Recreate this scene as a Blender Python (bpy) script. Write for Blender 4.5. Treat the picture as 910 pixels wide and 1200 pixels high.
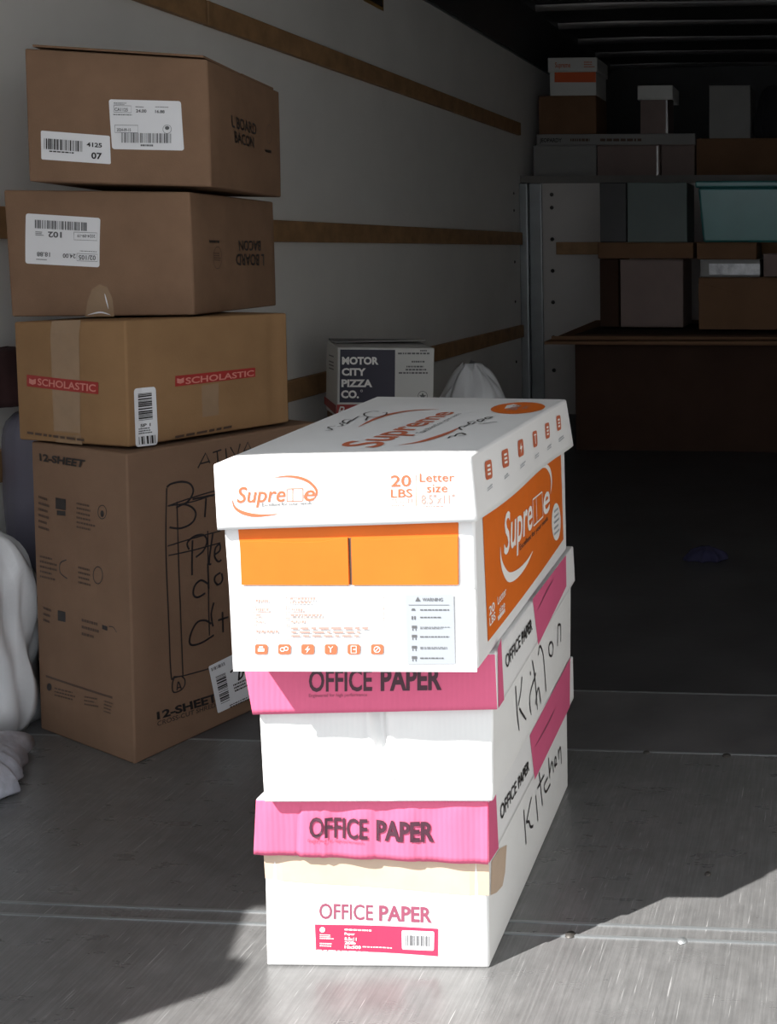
import bpy, bmesh, math, random
import numpy as np
from mathutils import Vector, Matrix, noise

random.seed(7)
for o in list(bpy.data.objects):
    bpy.data.objects.remove(o, do_unlink=True)
scene = bpy.context.scene
COL = scene.collection

# ------------------------------------------------------------------ camera
FPX, CX, CY = 1340.0, 900.0, 385.0
PITCH, YAW = math.radians(4.0), math.radians(3.63)
CAM = np.array([0.0, 0.0, 0.90])
cam = bpy.data.cameras.new('camera')
cam.sensor_width = 36.0
cam.sensor_fit = 'AUTO'
cam.lens = FPX / 1200.0 * 36.0
cam.shift_x = (455.0 - CX) / 1200.0
cam.shift_y = (CY - 600.0) / 1200.0
cam.clip_start = 0.02
cam_o = bpy.data.objects.new('camera', cam)
cam_o.location = CAM
cam_o.rotation_euler = (math.radians(90) - PITCH, 0, YAW)
COL.objects.link(cam_o)
scene.camera = cam_o

# ------------------------------------------------------------------ light
SUN = Vector((0.62, 0.62, -1.0))
sl = bpy.data.lights.new('sun', 'SUN')
sl.energy = 12.0
sl.angle = math.radians(0.55)
sl.color = (1.0, 0.97, 0.93)
so = bpy.data.objects.new('sun', sl)
so.rotation_euler = SUN.to_track_quat('-Z', 'Y').to_euler()
so.location = (-3, -3, 5)
COL.objects.link(so)
world = bpy.data.worlds.new('sky')
scene.world = world
world.use_nodes = True
bg = world.node_tree.nodes['Background']
bg.inputs['Color'].default_value = (0.90, 0.95, 1.0, 1)
bg.inputs['Strength'].default_value = 1.5

scene.view_settings.view_transform = 'Standard'
scene.view_settings.look = 'None'
scene.view_settings.exposure = 0.0
scene.view_settings.gamma = 1.0
scene.view_settings.use_curve_mapping = False

# ------------------------------------------------------------------ view maths (used to read print positions off the faces)
_s, _c = math.sin(YAW), math.cos(YAW)
_f0 = np.array([-_s, _c, 0.0]); RGT = np.array([_c, _s, 0.0]); _u0 = np.array([0, 0, 1.0])
FWD = _f0 * math.cos(PITCH) - _u0 * math.sin(PITCH)
UPV = _u0 * math.cos(PITCH) + _f0 * math.sin(PITCH)

def proj(P):
    d = P - CAM; z = d @ FWD
    return np.array([CX + FPX * (d @ RGT) / z, CY - FPX * (d @ UPV) / z])

def ray(px):
    return RGT * (px[0] - CX) / FPX - UPV * (px[1] - CY) / FPX + FWD

def at_y(px, y):
    d = ray(px); return CAM + d * (y / d[1])

def at_z(px, z):
    d = ray(px); return CAM + d * ((z - CAM[2]) / d[2])

# ------------------------------------------------------------------ materials
def mat(name, rgb, rough=0.6, metal=0.0, var=0.0, vscale=6.0, bump=0.0, bscale=200.0, wave=None, spec=0.5, alpha=1.0, trans=0.0):
    m = bpy.data.materials.new(name); m.use_nodes = True
    nt = m.node_tree; N = nt.nodes; L = nt.links
    b = N['Principled BSDF']
    b.inputs['Base Color'].default_value = (*rgb, 1)
    b.inputs['Roughness'].default_value = rough
    b.inputs['Metallic'].default_value = metal
    b.inputs['Specular IOR Level'].default_value = spec
    if alpha < 1: b.inputs['Alpha'].default_value = alpha
    if trans: b.inputs['Transmission Weight'].default_value = trans
    tc = N.new('ShaderNodeTexCoord')
    if var:
        n = N.new('ShaderNodeTexNoise'); n.inputs['Scale'].default_value = vscale
        n.inputs['Detail'].default_value = 5; n.inputs['Roughness'].default_value = 0.6
        L.new(tc.outputs['Object'], n.inputs['Vector'])
        r = N.new('ShaderNodeValToRGB')
        r.color_ramp.elements[0].position = 0.3; r.color_ramp.elements[1].position = 0.7
        r.color_ramp.elements[0].color = (*[c * (1 - var) for c in rgb], 1)
        r.color_ramp.elements[1].color = (*[min(1, c * (1 + var)) for c in rgb], 1)
        L.new(n.outputs['Fac'], r.inputs['Fac']); L.new(r.outputs['Color'], b.inputs['Base Color'])
    h = None
    if bump:
        n2 = N.new('ShaderNodeTexNoise'); n2.inputs['Scale'].default_value = bscale
        n2.inputs['Detail'].default_value = 3
        L.new(tc.outputs['Object'], n2.inputs['Vector'])
        bp = N.new('ShaderNodeBump'); bp.inputs['Strength'].default_value = bump; bp.inputs['Distance'].default_value = 0.002
        L.new(n2.outputs['Fac'], bp.inputs['Height']); L.new(bp.outputs['Normal'], b.inputs['Normal']); h = bp
    if wave:
        ax, sc, st = wave
        w = N.new('ShaderNodeTexWave'); w.bands_direction = ax; w.inputs['Scale'].default_value = sc
        w.inputs['Distortion'].default_value = 1.2; w.inputs['Detail'].default_value = 1
        L.new(tc.outputs['Object'], w.inputs['Vector'])
        bw = N.new('ShaderNodeBump'); bw.inputs['Strength'].default_value = st; bw.inputs['Distance'].default_value = 0.0012
        L.new(w.outputs['Fac'], bw.inputs['Height'])
        if h: L.new(h.outputs['Normal'], bw.inputs['Normal'])
        L.new(bw.outputs['Normal'], b.inputs['Normal'])
    return m

KRAFT = mat('kraft_cardboard', (0.232, 0.140, 0.088), 0.85, var=0.10, vscale=9, bump=0.15, bscale=350, spec=0.15)
KRAFT_WARM = mat('warm_kraft_cardboard', (0.285, 0.165, 0.080), 0.85, var=0.10, vscale=8, bump=0.15, bscale=350, spec=0.15)
KRAFT_DULL = mat('dull_kraft_cardboard', (0.220, 0.135, 0.088), 0.85, var=0.08, vscale=7, bump=0.15, bscale=350, spec=0.15)
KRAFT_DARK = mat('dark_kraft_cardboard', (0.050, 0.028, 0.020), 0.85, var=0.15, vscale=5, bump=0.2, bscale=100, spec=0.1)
KRAFT_MID = mat('brown_cardboard', (0.17, 0.095, 0.055), 0.85, var=0.12, vscale=6, bump=0.2, bscale=200, spec=0.1)
WHITE_BOX = mat('white_corrugated_cardboard', (0.80, 0.80, 0.79), 0.6, var=0.02, vscale=12, wave=('X', 48.0, 0.10), spec=0.25)
WHITE_LID = mat('white_coated_cardboard', (0.80, 0.80, 0.80), 0.5, var=0.02, vscale=10, bump=0.05, bscale=80, spec=0.3)
PINK = mat('pink_printed_cardboard', (0.72, 0.135, 0.255), 0.55, var=0.04, vscale=15, wave=('X', 48.0, 0.14), spec=0.25)
PINK_INK = mat('pink_ink', (0.66, 0.12, 0.24), 0.55, var=0.03, vscale=15, spec=0.25)
CRIMSON = mat('crimson_label_ink', (0.44, 0.030, 0.090), 0.5, var=0.03)
ORANGE = mat('orange_ink', (0.72, 0.155, 0.018), 0.5, var=0.04, vscale=20, spec=0.25)
ORANGE_TEXT = mat('orange_lettering_ink', (0.54, 0.135, 0.060), 0.5)
ORANGE_PALE = mat('pale_orange_ink', (0.44, 0.27, 0.23), 0.5)
MAUVE = mat('mauve_ink', (0.28, 0.065, 0.115), 0.5)
PLUM = mat('plum_black_ink', (0.060, 0.017, 0.032), 0.5)
BLACK = mat('black_ink', (0.018, 0.014, 0.013), 0.5)
MARKER = mat('marker_ink', (0.022, 0.018, 0.02), 0.4)
GREY_INK = mat('grey_ink', (0.11, 0.11, 0.115), 0.5)
PALE_GREY = mat('pale_grey_ink', (0.36, 0.385, 0.42), 0.5)
FAINT_BROWN = mat('brown_print_ink', (0.085, 0.050, 0.034), 0.7)
STICKER = mat('white_sticker_paper', (0.80, 0.80, 0.82), 0.45, var=0.02)
WHITE_INK = mat('white_ink', (0.88, 0.86, 0.84), 0.5)
RED = mat('red_label_ink', (0.34, 0.022, 0.018), 0.5, var=0.08)
RED_PALE = mat('pale_red_ink', (0.60, 0.22, 0.18), 0.5)
NAVY = mat('navy_ink', (0.022, 0.020, 0.045), 0.5)
TAPE_BEIGE = mat('beige_packing_tape', (0.60, 0.455, 0.34), 0.4, var=0.05, vscale=30)
TAPE_CLEAR = mat('clear_packing_tape', (0.30, 0.195, 0.115), 0.2, var=0.06, vscale=25, bump=0.35, bscale=40)
TAPE_GLINT = mat('silver_tape', (0.62, 0.62, 0.63), 0.2, metal=0.6)
TAPE_DULL = mat('dull_silver_tape', (0.42, 0.42, 0.43), 0.35, metal=0.2, var=0.5, vscale=14)
GREY_BOX = mat('grey_carton', (0.24, 0.235, 0.23), 0.7, var=0.05)
PIZZA_WHITE = mat('white_carton', (0.60, 0.60, 0.58), 0.55, var=0.03)
WOOD = mat('rub_rail_wood', (0.36, 0.205, 0.095), 0.6, var=0.25, vscale=14, bump=0.2, bscale=60)
WALLM = mat('painted_wall_panel', (0.84, 0.82, 0.785), 0.55, var=0.05, vscale=2.5, bump=0.06, bscale=30)
BACKM = mat('painted_front_panel', (0.55, 0.52, 0.50), 0.55, var=0.06, vscale=3)
METAL = mat('galvanised_metal', (0.34, 0.36, 0.37), 0.4, metal=0.7, var=0.1, vscale=8)
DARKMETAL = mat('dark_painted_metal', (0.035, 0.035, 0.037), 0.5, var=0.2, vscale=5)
LEDGEM = mat('grey_brown_ledge', (0.17, 0.16, 0.15), 0.6, var=0.1)
RIBMETAL = mat('bare_metal_rib', (0.42, 0.42, 0.42), 0.32, metal=0.8)
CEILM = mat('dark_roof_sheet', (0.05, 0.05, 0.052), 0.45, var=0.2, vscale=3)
RIVETM = mat('dark_rivet', (0.06, 0.055, 0.05), 0.5, metal=0.5)
BAGM = mat('white_plastic_bag', (0.74, 0.75, 0.77), 0.32, var=0.04, vscale=10, bump=0.3, bscale=45)
BAG_CREAM = mat('cream_plastic_bag', (0.55, 0.49, 0.42), 0.4, var=0.1, vscale=9, bump=0.4, bscale=30)
LAVENDER = mat('lavender_grey_plastic', (0.115, 0.11, 0.145), 0.45, var=0.06, vscale=6, bump=0.2, bscale=25)
MAROON = mat('dark_maroon_cloth', (0.030, 0.009, 0.009), 0.9, var=0.2, vscale=20)
BLACKCLOTH = mat('black_cloth', (0.012, 0.012, 0.016), 0.9)
BUBBLE = mat('bubble_wrap', (0.46, 0.47, 0.53), 0.28, var=0.28, vscale=30, bump=0.9, bscale=55)
TEAL = mat('teal_plastic', (0.045, 0.19, 0.19), 0.25, var=0.08)
GREYTEAL = mat('grey_teal_carton', (0.11, 0.14, 0.135), 0.6, var=0.08)
PINKGREY = mat('pinkish_grey_carton', (0.20, 0.145, 0.13), 0.7, var=0.08)
PURPLE = mat('dark_blue_cloth', (0.012, 0.011, 0.040), 0.9, var=0.2, vscale=30)
CONCRETE = mat('asphalt_yard', (0.10, 0.10, 0.10), 0.9, var=0.15, vscale=3, bump=0.3, bscale=60)

def floor_material():
    m = bpy.data.materials.new('worn_steel_floor'); m.use_nodes = True
    nt = m.node_tree; N = nt.nodes; L = nt.links; b = N['Principled BSDF']
    tc = N.new('ShaderNodeTexCoord')
    def noise_n(scale, rot, sx, sy, detail=4):
        mp = N.new('ShaderNodeMapping'); mp.inputs['Scale'].default_value = (sx, sy, 1); mp.inputs['Rotation'].default_value = (0, 0, rot)
        L.new(tc.outputs['Object'], mp.inputs['Vector'])
        n = N.new('ShaderNodeTexNoise'); n.inputs['Scale'].default_value = scale; n.inputs['Detail'].default_value = detail
        n.inputs['Roughness'].default_value = 0.65
        L.new(mp.outputs['Vector'], n.inputs['Vector']); return n
    def ramp(src, p0, p1, c0, c1):
        r = N.new('ShaderNodeValToRGB'); e = r.color_ramp.elements
        e[0].position, e[1].position = p0, p1; e[0].color = (c0, c0, c0, 1); e[1].color = (c1, c1, c1, 1)
        L.new(src.outputs['Fac'], r.inputs['Fac']); return r
    def mix(kind, fac, a, c):
        x = N.new('ShaderNodeMix'); x.data_type = 'RGBA'; x.blend_type = kind
        if isinstance(fac, float): x.inputs['Factor'].default_value = fac
        else: L.new(fac, x.inputs['Factor'])
        L.new(a, x.inputs['A']); L.new(c, x.inputs['B']); return x.outputs['Result']
    base = ramp(noise_n(3.0, 0.2, 1, 1, 8), 0.3, 0.75, 0.132, 0.182)
    str1 = ramp(noise_n(6.0, 0.12, 42, 1.2), 0.40, 0.68, 0.90, 1.14)
    str2 = ramp(noise_n(6.0, 1.15, 40, 1.6), 0.45, 0.70, 0.94, 1.12)
    str3 = ramp(noise_n(5.0, -0.7, 70, 2.4, 2), 0.66, 0.72, 0.0, 1.0)
    patch = ramp(noise_n(26.0, 0.5, 1, 1, 6), 0.25, 0.8, 0.80, 1.2)
    c = mix('MULTIPLY', 1.0, base.outputs['Color'], str1.outputs['Color'])
    c = mix('MULTIPLY', 1.0, c, str2.outputs['Color'])
    c = mix('MULTIPLY', 1.0, c, patch.outputs['Color'])
    light = N.new('ShaderNodeRGB'); light.outputs[0].default_value = (0.46, 0.46, 0.46, 1)
    lf = N.new('ShaderNodeMath'); lf.operation = 'MULTIPLY'; lf.inputs[1].default_value = 0.6
    L.new(str3.outputs['Color'], lf.inputs[0])
    c = mix('MIX', lf.outputs[0], c, light.outputs[0])
    L.new(c, b.inputs['Base Color'])
    b.inputs['Metallic'].default_value = 0.2; b.inputs['Specular IOR Level'].default_value = 0.9
    rr = ramp(noise_n(9.0, 0.3, 1, 3, 5), 0.3, 0.7, 0.24, 0.40); L.new(rr.outputs['Color'], b.inputs['Roughness'])
    bp = N.new('ShaderNodeBump'); bp.inputs['Strength'].default_value = 0.22; bp.inputs['Distance'].default_value = 0.002
    L.new(str1.outputs['Color'], bp.inputs['Height']); L.new(bp.outputs['Normal'], b.inputs['Normal'])
    return m
FLOORM = floor_material()
FALLOFF_MID = mat('floor_falloff_mid', (0.085, 0.083, 0.085), 0.45, var=0.3, vscale=5, bump=0.2, bscale=50)  # floor colour darkened to paint in the light falloff towards the back
FALLOFF_FAR = mat('floor_falloff_far', (0.042, 0.041, 0.043), 0.5, var=0.3, vscale=4, bump=0.2, bscale=50)  # second, darker step of the painted falloff

# ------------------------------------------------------------------ object helpers
def link(name, verts, faces, m, parent=None, base=None, smooth=False):
    me = bpy.data.meshes.new(name)
    b = np.zeros(3) if base is None else np.array(base, float)
    me.from_pydata([tuple(np.array(v, float) - b) for v in verts], [], faces)
    me.update()
    for mm in (m if isinstance(m, (list, tuple)) else [m]): me.materials.append(mm)
    o = bpy.data.objects.new(name, me); COL.objects.link(o)
    if parent is not None: o.parent = parent
    elif base is not None: o.location = base
    if smooth:
        for p in me.polygons: p.use_smooth = True
    return o

def tag(o, label, cat, group=None):
    o['label'] = label; o['category'] = cat
    if group: o['group'] = group
    return o

def thing(name, base, label, cat, group=None):
    o = bpy.data.objects.new(name, None); o.empty_display_size = 0.05
    o.location = base; COL.objects.link(o)
    o['base'] = [float(x) for x in base]
    tag(o, label, cat, group); return o

def base_of(o):
    while o.parent is not None: o = o.parent
    return np.array(o['base']) if 'base' in o else np.array(o.location)

def structure(o): o['kind'] = 'structure'; return o

def box_vf(x0, x1, y0, y1, z0, z1):
    v = [(x, y, z) for z in (z0, z1) for y in (y0, y1) for x in (x0, x1)]
    f = [(0, 2, 3, 1), (4, 5, 7, 6), (0, 1, 5, 4), (2, 6, 7, 3), (0, 4, 6, 2), (1, 3, 7, 5)]
    return v, f

def merge(*vfs):
    V, F = [], []
    for v, f in vfs:
        n = len(V); V += list(v); F += [tuple(i + n for i in q) for q in f]
    return V, F

def bevel(o, w=0.003, seg=2):
    md = o.modifiers.new('bevel', 'BEVEL'); md.width = w; md.segments = seg; md.limit_method = 'ANGLE'; md.angle_limit = math.radians(45)
    return o

def setbox(name, x0, x1, y0, y1, z0, z1, m, bw=0.0):
    v, f = box_vf(x0, x1, y0, y1, z0, z1)
    o = structure(link(name, v, f, m))
    if bw: bevel(o, bw)
    return o

# ------------------------------------------------------------------ six-sided boxes whose faces can carry print
class Face:
    def __init__(s, c00, c10, c01, c11, disp=None):
        s.c = [np.array(c, float) for c in (c00, c10, c01, c11)]; s.disp = disp
        n = np.cross(s.c[1] - s.c[0], s.c[2] - s.c[0]); s.n = n / np.linalg.norm(n)
    def P(s, a, b, off=0.0):
        c = s.c
        p = c[0] * (1 - a) * (1 - b) + c[1] * a * (1 - b) + c[2] * (1 - a) * b + c[3] * a * b
        d = s.disp(a, b) if s.disp else 0.0
        return p + s.n * (d + off)
    def uv(s, px):
        x = np.array([0.5, 0.5]); px = np.array(px, float)
        for _ in range(14):
            q = proj(s.P(*x)); e = 1e-4
            J = np.array([(proj(s.P(x[0] + e, x[1])) - q) / e, (proj(s.P(x[0], x[1] + e)) - q) / e]).T
            st = np.linalg.solve(J, px - q); L = np.linalg.norm(st)
            if L > 0.5: st *= 0.5 / L
            x = x + st
            if L < 1e-6: break
        return x

class Box:
    """corner keys: T/B + F/B + L/R"""
    def __init__(s, C, disp=None):
        s.C = {k: np.array(v, float) for k, v in C.items()}; C = s.C; d = disp or {}
        s.f = {
            'front': Face(C['BFL'], C['BFR'], C['TFL'], C['TFR'], d.get('front')),
            'right': Face(C['BFR'], C['BBR'], C['TFR'], C['TBR'], d.get('right')),
            'left': Face(C['BBL'], C['BFL'], C['TBL'], C['TFL'], d.get('left')),
            'back': Face(C['BBR'], C['BBL'], C['TBR'], C['TBL'], d.get('back')),
            'top': Face(C['TFL'], C['TFR'], C['TBL'], C['TBR'], d.get('top')),
            'bottom': Face(C['BBL'], C['BBR'], C['BFL'], C['BFR'], d.get('bottom'))}
    def base(s):
        return sum(s.C[k] for k in ('BFL', 'BFR', 'BBL', 'BBR')) / 4
    def build(s, name, mats, parent, nx=20, ny=24, nz=10, open_bottom=False, thick=0.0, bw=0.003, facemat=None):
        bm = bmesh.new(); cnt = {'front': (nx, nz), 'back': (nx, nz), 'right': (ny, nz), 'left': (ny, nz), 'top': (nx, ny), 'bottom': (nx, ny)}
        base = base_of(parent)
        for k, F in s.f.items():
            if open_bottom and k == 'bottom': continue
            na, nb = cnt[k]
            g = [[bm.verts.new(F.P(i / na, j / nb) - base) for i in range(na + 1)] for j in range(nb + 1)]
            for j in range(nb):
                for i in range(na):
                    q = bm.faces.new((g[j][i], g[j][i + 1], g[j + 1][i + 1], g[j + 1][i])); q.smooth = True
                    if facemat: q.material_index = facemat.get(k, 0)
        bmesh.ops.remove_doubles(bm, verts=bm.verts, dist=0.0004)
        bmesh.ops.recalc_face_normals(bm, faces=bm.faces)
        for e in bm.edges:
            if len(e.link_faces) == 2 and e.calc_face_angle(0) > math.radians(45): e.smooth = False
        me = bpy.data.meshes.new(name); bm.to_mesh(me); bm.free()
        for mm in (mats if isinstance(mats, (list, tuple)) else [mats]): me.materials.append(mm)
        o = bpy.data.objects.new(name, me); COL.objects.link(o); o.parent = parent
        if bw: bevel(o, bw, 2)
        if thick:
            md = o.modifiers.new('board', 'SOLIDIFY'); md.thickness = thick; md.offset = -1
        return o

_text = {}
def text_data(st, bold, shear):
    k = (st, bold, shear)
    if k in _text: return _text[k]
    def ev(body):
        cu = bpy.data.curves.new('t', 'FONT'); cu.body = body; cu.size = 1; cu.resolution_u = 3; cu.offset = bold; cu.shear = shear
        ob = bpy.data.objects.new('t', cu); COL.objects.link(ob)
        dg = bpy.context.evaluated_depsgraph_get(); dg.update()
        me = bpy.data.meshes.new_from_object(ob.evaluated_get(dg))
        v = np.array([[p.co.x, p.co.y] for p in me.vertices]) if len(me.vertices) else np.zeros((1, 2))
        f = [tuple(p.vertices) for p in me.polygons]
        bpy.data.objects.remove(ob); bpy.data.curves.remove(cu); bpy.data.meshes.remove(me)
        return v, f
    v, f = ev(st)
    if 'cap' not in _text: _text['cap'] = ev('H')[0][:, 1].max() if True else 0
    lo, hi = v[:, 0].min(), v[:, 0].max()
    cap = _text['cap'] + bold
    v = np.stack([(v[:, 0] - lo) / max(1e-6, hi - lo), v[:, 1] / cap], 1)
    _text[k] = (v, f); return _text[k]

def smooth_line(pts, n=6):
    pts = [np.array(p, float) for p in pts]
    if len(pts) < 3: return pts
    out = []
    for i in range(len(pts) - 1):
        p0 = pts[max(0, i - 1)]; p1 = pts[i]; p2 = pts[i + 1]; p3 = pts[min(len(pts) - 1, i + 2)]
        for k in range(n):
            t = k / n
            out.append(0.5 * (2 * p1 + (p2 - p0) * t + (2 * p0 - 5 * p1 + 4 * p2 - p3) * t * t + (3 * p1 - p0 - 3 * p2 + p3) * t ** 3))
    out.append(pts[-1]); return out

class Print:
    """collects flat print on one face of a box and links it as one mesh"""
    def __init__(s, face, off=0.0006):
        s.F = face; s.off = off; s.V = []; s.Q = []
    def add(s, vs, fs):
        n = len(s.V); s.V += vs; s.Q += [tuple(i + n for i in f) for f in fs]
    def corners(s, q): return [s.F.uv(p) for p in q]           # TL TR BR BL
    @staticmethod
    def bil(c, u, v):                                          # v=0 bottom, v=1 top
        return (c[3] * (1 - u) + c[2] * u) * (1 - v) + (c[0] * (1 - u) + c[1] * u) * v
    def text(s, st, q, bold=0.0, shear=0.0):
        c = s.corners(q); v, f = text_data(st, bold, shear)
        s.add([s.F.P(*s.bil(c, a, b), s.off) for a, b in v], f); return s
    def rect(s, q, nx=6, ny=6):
        c = s.corners(q)
        s.add([s.F.P(*s.bil(c, i / nx, j / ny), s.off) for j in range(ny + 1) for i in range(nx + 1)],
              [(j * (nx + 1) + i, j * (nx + 1) + i + 1, (j + 1) * (nx + 1) + i + 1, (j + 1) * (nx + 1) + i) for j in range(ny) for i in range(nx)]); return s
    def part(s, q, u0, u1, v0, v1):                            # rectangle inside a quad, fractions
        c = s.corners(q)
        s.add([s.F.P(*s.bil(c, a, b), s.off) for a, b in ((u0, v0), (u1, v0), (u1, v1), (u0, v1))], [(0, 1, 2, 3)]); return s
    def poly(s, pts, curve=False):
        if curve: pts = smooth_line(list(pts) + [pts[0]])[:-1]
        s.add([s.F.P(*s.F.uv(p), s.off) for p in pts], [tuple(range(len(pts)))]); return s
    def rrect(s, q, r=0.2):
        c = s.corners(q); nx = 8
        vs_ = sorted(set([r * (1 - math.cos(math.pi / 2 * k / 4)) for k in range(5)] + [r + (1 - 2 * r) * k / 5 for k in range(6)] + [1 - r * (1 - math.cos(math.pi / 2 * k / 4)) for k in range(5)]))
        asp = np.linalg.norm(c[1] - c[0]) ; pts = []
        for v_ in vs_:
            d = max(0.0, r - min(v_, 1 - v_)); ins = r - math.sqrt(max(0.0, r * r - d * d))
            ins *= s.asp(c)
            for i in range(nx + 1): pts.append(s.F.P(*s.bil(c, ins + (1 - 2 * ins) * i / nx, v_), s.off))
        s.add(pts, [(j * (nx + 1) + i, j * (nx + 1) + i + 1, (j + 1) * (nx + 1) + i + 1, (j + 1) * (nx + 1) + i) for j in range(len(vs_) - 1) for i in range(nx)]); return s
    def asp(s, c):
        w = np.linalg.norm(s.F.P(*c[1]) - s.F.P(*c[0])); h = np.linalg.norm(s.F.P(*c[3]) - s.F.P(*c[0])); return min(2.0, h / max(w, 1e-6))
    def oval(s, c, rx, ry, n=24, tilt=0.0):
        pts = []
        for k in range(n):
            a = 2 * math.pi * k / n; x, y = rx * math.cos(a), ry * math.sin(a)
            pts.append((c[0] + x, c[1] + y + tilt * x))
        return s.poly(pts)
    def stroke(s, pts, w, curve=True, taper=False):
        pts = smooth_line(pts) if curve else [np.array(p, float) for p in pts]
        P = [s.F.P(*s.F.uv(p), s.off) for p in pts]; n = len(P); vs = []
        for i, p in enumerate(P):
            t = P[min(n - 1, i + 1)] - P[max(0, i - 1)]; L = np.linalg.norm(t)
            d = np.cross(s.F.n, t / L) if L > 1e-9 else np.array([0, 0, 1.0])
            ww = w / 2 * (max(0.12, math.sin(math.pi * (i + 0.15) / (n - 0.7))) if taper else 1)
            vs += [p - d * ww, p + d * ww]
        s.add(vs, [(2 * i, 2 * i + 2, 2 * i + 3, 2 * i + 1) for i in range(n - 1)]); return s
    def ring(s, c, rx, ry, w, n=16):
        return s.stroke([(c[0] + rx * math.cos(2 * math.pi * k / n), c[1] + ry * math.sin(2 * math.pi * k / n)) for k in range(n + 1)], w, curve=False)
    def bars(s, q, n=30, seed=1, vertical=True):
        r = random.Random(seed); ws = [r.choice((1, 1, 2, 3)) for _ in range(2 * n)]; T = sum(ws); a = 0
        for i, w in enumerate(ws):
            if i % 2 == 0:
                if vertical: s.part(q, a / T, (a + w) / T, 0, 1)
                else: s.part(q, 0, 1, a / T, (a + w) / T)
            a += w
        return s
    def lines(s, q, rows, seed=1, h=0.5, gap=True):            # tiny unreadable print: rows of short word bars
        r = random.Random(seed)
        for k in range(rows):
            v1 = 1 - k / rows - 0.1 / rows; v0 = v1 - h / rows; u = 0.0; end = r.uniform(0.65, 1.0)
            while u < end:
                l = r.uniform(0.04, 0.13); s.part(q, u, min(end, u + l), v0, v1); u += l + 0.025
        return s
    def build(s, name, m, parent, label=None):
        o = link(name, s.V, s.Q, m, parent, base_of(parent))
        if label: o['label'] = label
        return o

def rq(x0, y0, x1, y1, dy=0.0):       # upright quad in photo coordinates; dy = drop of the right end
    return [(x0, y0), (x1, y0 + dy), (x1, y1 + dy), (x0, y1)]
def flip(q): return [q[2], q[3], q[0], q[1]]

# ================================================================== THE SETTING
XL, XR, YB, YD = -1.72, 0.66, 6.10, 0.70
ZT = 1.93
setbox('floor', XL - 0.03, XR + 0.03, YD - 0.02, YB + 0.02, -0.06, 0.0, FLOORM)
setbox('falloff_sheet_middle', XL, XR, 1.975, 2.246, -0.001, 0.0006, FALLOFF_MID)  # thin overlay sheets whose darker tone stands in for dimming light
setbox('falloff_sheet_far', XL, XR, 2.246, YB, -0.001, 0.0007, FALLOFF_FAR)
v, f = box_vf(XL - 0.05, XL, YD, 7.95, -0.06, 2.2); wall_left = structure(link('wall_left', v, f, WALLM))
setbox('wall_right', XR, XR + 0.05, YD, 7.95, -0.06, 2.2, WALLM)
wall_back = setbox('wall_back', XL, XR, YB, YB + 0.05, 0, 1.25, BACKM)
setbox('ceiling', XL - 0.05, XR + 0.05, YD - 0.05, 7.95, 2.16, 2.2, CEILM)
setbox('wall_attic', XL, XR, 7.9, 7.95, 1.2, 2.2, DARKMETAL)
setbox('trim_1', XL, XR, YB - 0.02, 7.9, 1.25, 1.29, LEDGEM)          # ledge of the loft over the cab
for k in range(6):                                                       # roof bows
    y = 5.45 + 0.48 * k; V = []; F = []; n = 20; x0, x1 = XL + 0.12, XR - 0.02
    for i in range(n + 1):
        x = x0 + (x1 - x0) * i / n; z = 2.122 + 0.016 * math.sin(math.pi * i / n)
        for dy, dz in ((-0.022, 0.03), (-0.016, 0.004), (0, 0), (0.016, 0.004), (0.022, 0.03)): V.append((x, y + dy, z + dz))
    for i in range(n):
        for j in range(4): F.append((i * 5 + j, i * 5 + j + 1, i * 5 + j + 6, i * 5 + j + 5))
    o = structure(link('trim_%d' % (k + 2), V, F, RIBMETAL, smooth=True))
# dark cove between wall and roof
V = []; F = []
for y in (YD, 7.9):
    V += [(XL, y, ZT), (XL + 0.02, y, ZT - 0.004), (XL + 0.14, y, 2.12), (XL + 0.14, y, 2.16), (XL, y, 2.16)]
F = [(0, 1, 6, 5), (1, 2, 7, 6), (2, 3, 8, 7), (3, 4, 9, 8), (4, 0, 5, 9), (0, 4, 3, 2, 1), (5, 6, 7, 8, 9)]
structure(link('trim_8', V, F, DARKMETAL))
setbox('trim_9', XL, XL + 0.006, YD, 7.9, ZT - 0.012, ZT - 0.002, METAL)
# wooden rub rails on the left wall and on the front panel
for k, z in enumerate((0.425, 0.920, 1.500)):
    segs = [(0.75, 3.02), (3.026, YB - 0.06)] if k == 2 else [(0.75, YB - 0.06)]
    o = structure(link('trim_%d' % (10 + k), *merge(*[box_vf(XL, XL + 0.02, a, b, z, z + 0.066) for a, b in segs]), WOOD)); bevel(o, 0.003)
o = setbox('trim_13', -1.53, XR - 0.1, YB - 0.02, YB, 0.868, 0.935, WOOD, 0.003)
# corner post
V, F = merge(box_vf(XL, XL + 0.045, YB - 0.05, YB, 0, 1.25), box_vf(XL + 0.045, XL + 0.115, YB - 0.022, YB, 0, 1.25))
o = structure(link('trim_14', V, F, METAL)); bevel(o, 0.006)
def rivet(p, axis, parent, r=0.011):
    V = []; F = []; n = 10
    for j, (rr, h) in enumerate(((1, 0), (0.85, 0.4), (0.45, 0.62), (0.0, 0.7))):
        for i in range(n):
            a = 2 * math.pi * i / n; c, s_ = r * rr * math.cos(a), r * rr * math.sin(a); hh = r * h
            V.append((p[0] + c, p[1] - hh, p[2] + s_) if axis == 'y' else (p[0] + hh, p[1] + c, p[2] + s_))
    for j in range(3):
        for i in range(n): F.append((j * n + i, j * n + (i + 1) % n, (j + 1) * n + (i + 1) % n, (j + 1) * n + i))
    return link('rivet', V, F, RIVETM, parent, np.zeros(3), smooth=True)
for z in (1.19, 1.12, 0.95, 0.78, 0.61, 0.42, 0.24): rivet((-1.555, YB, z), 'y', wall_back)
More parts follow.
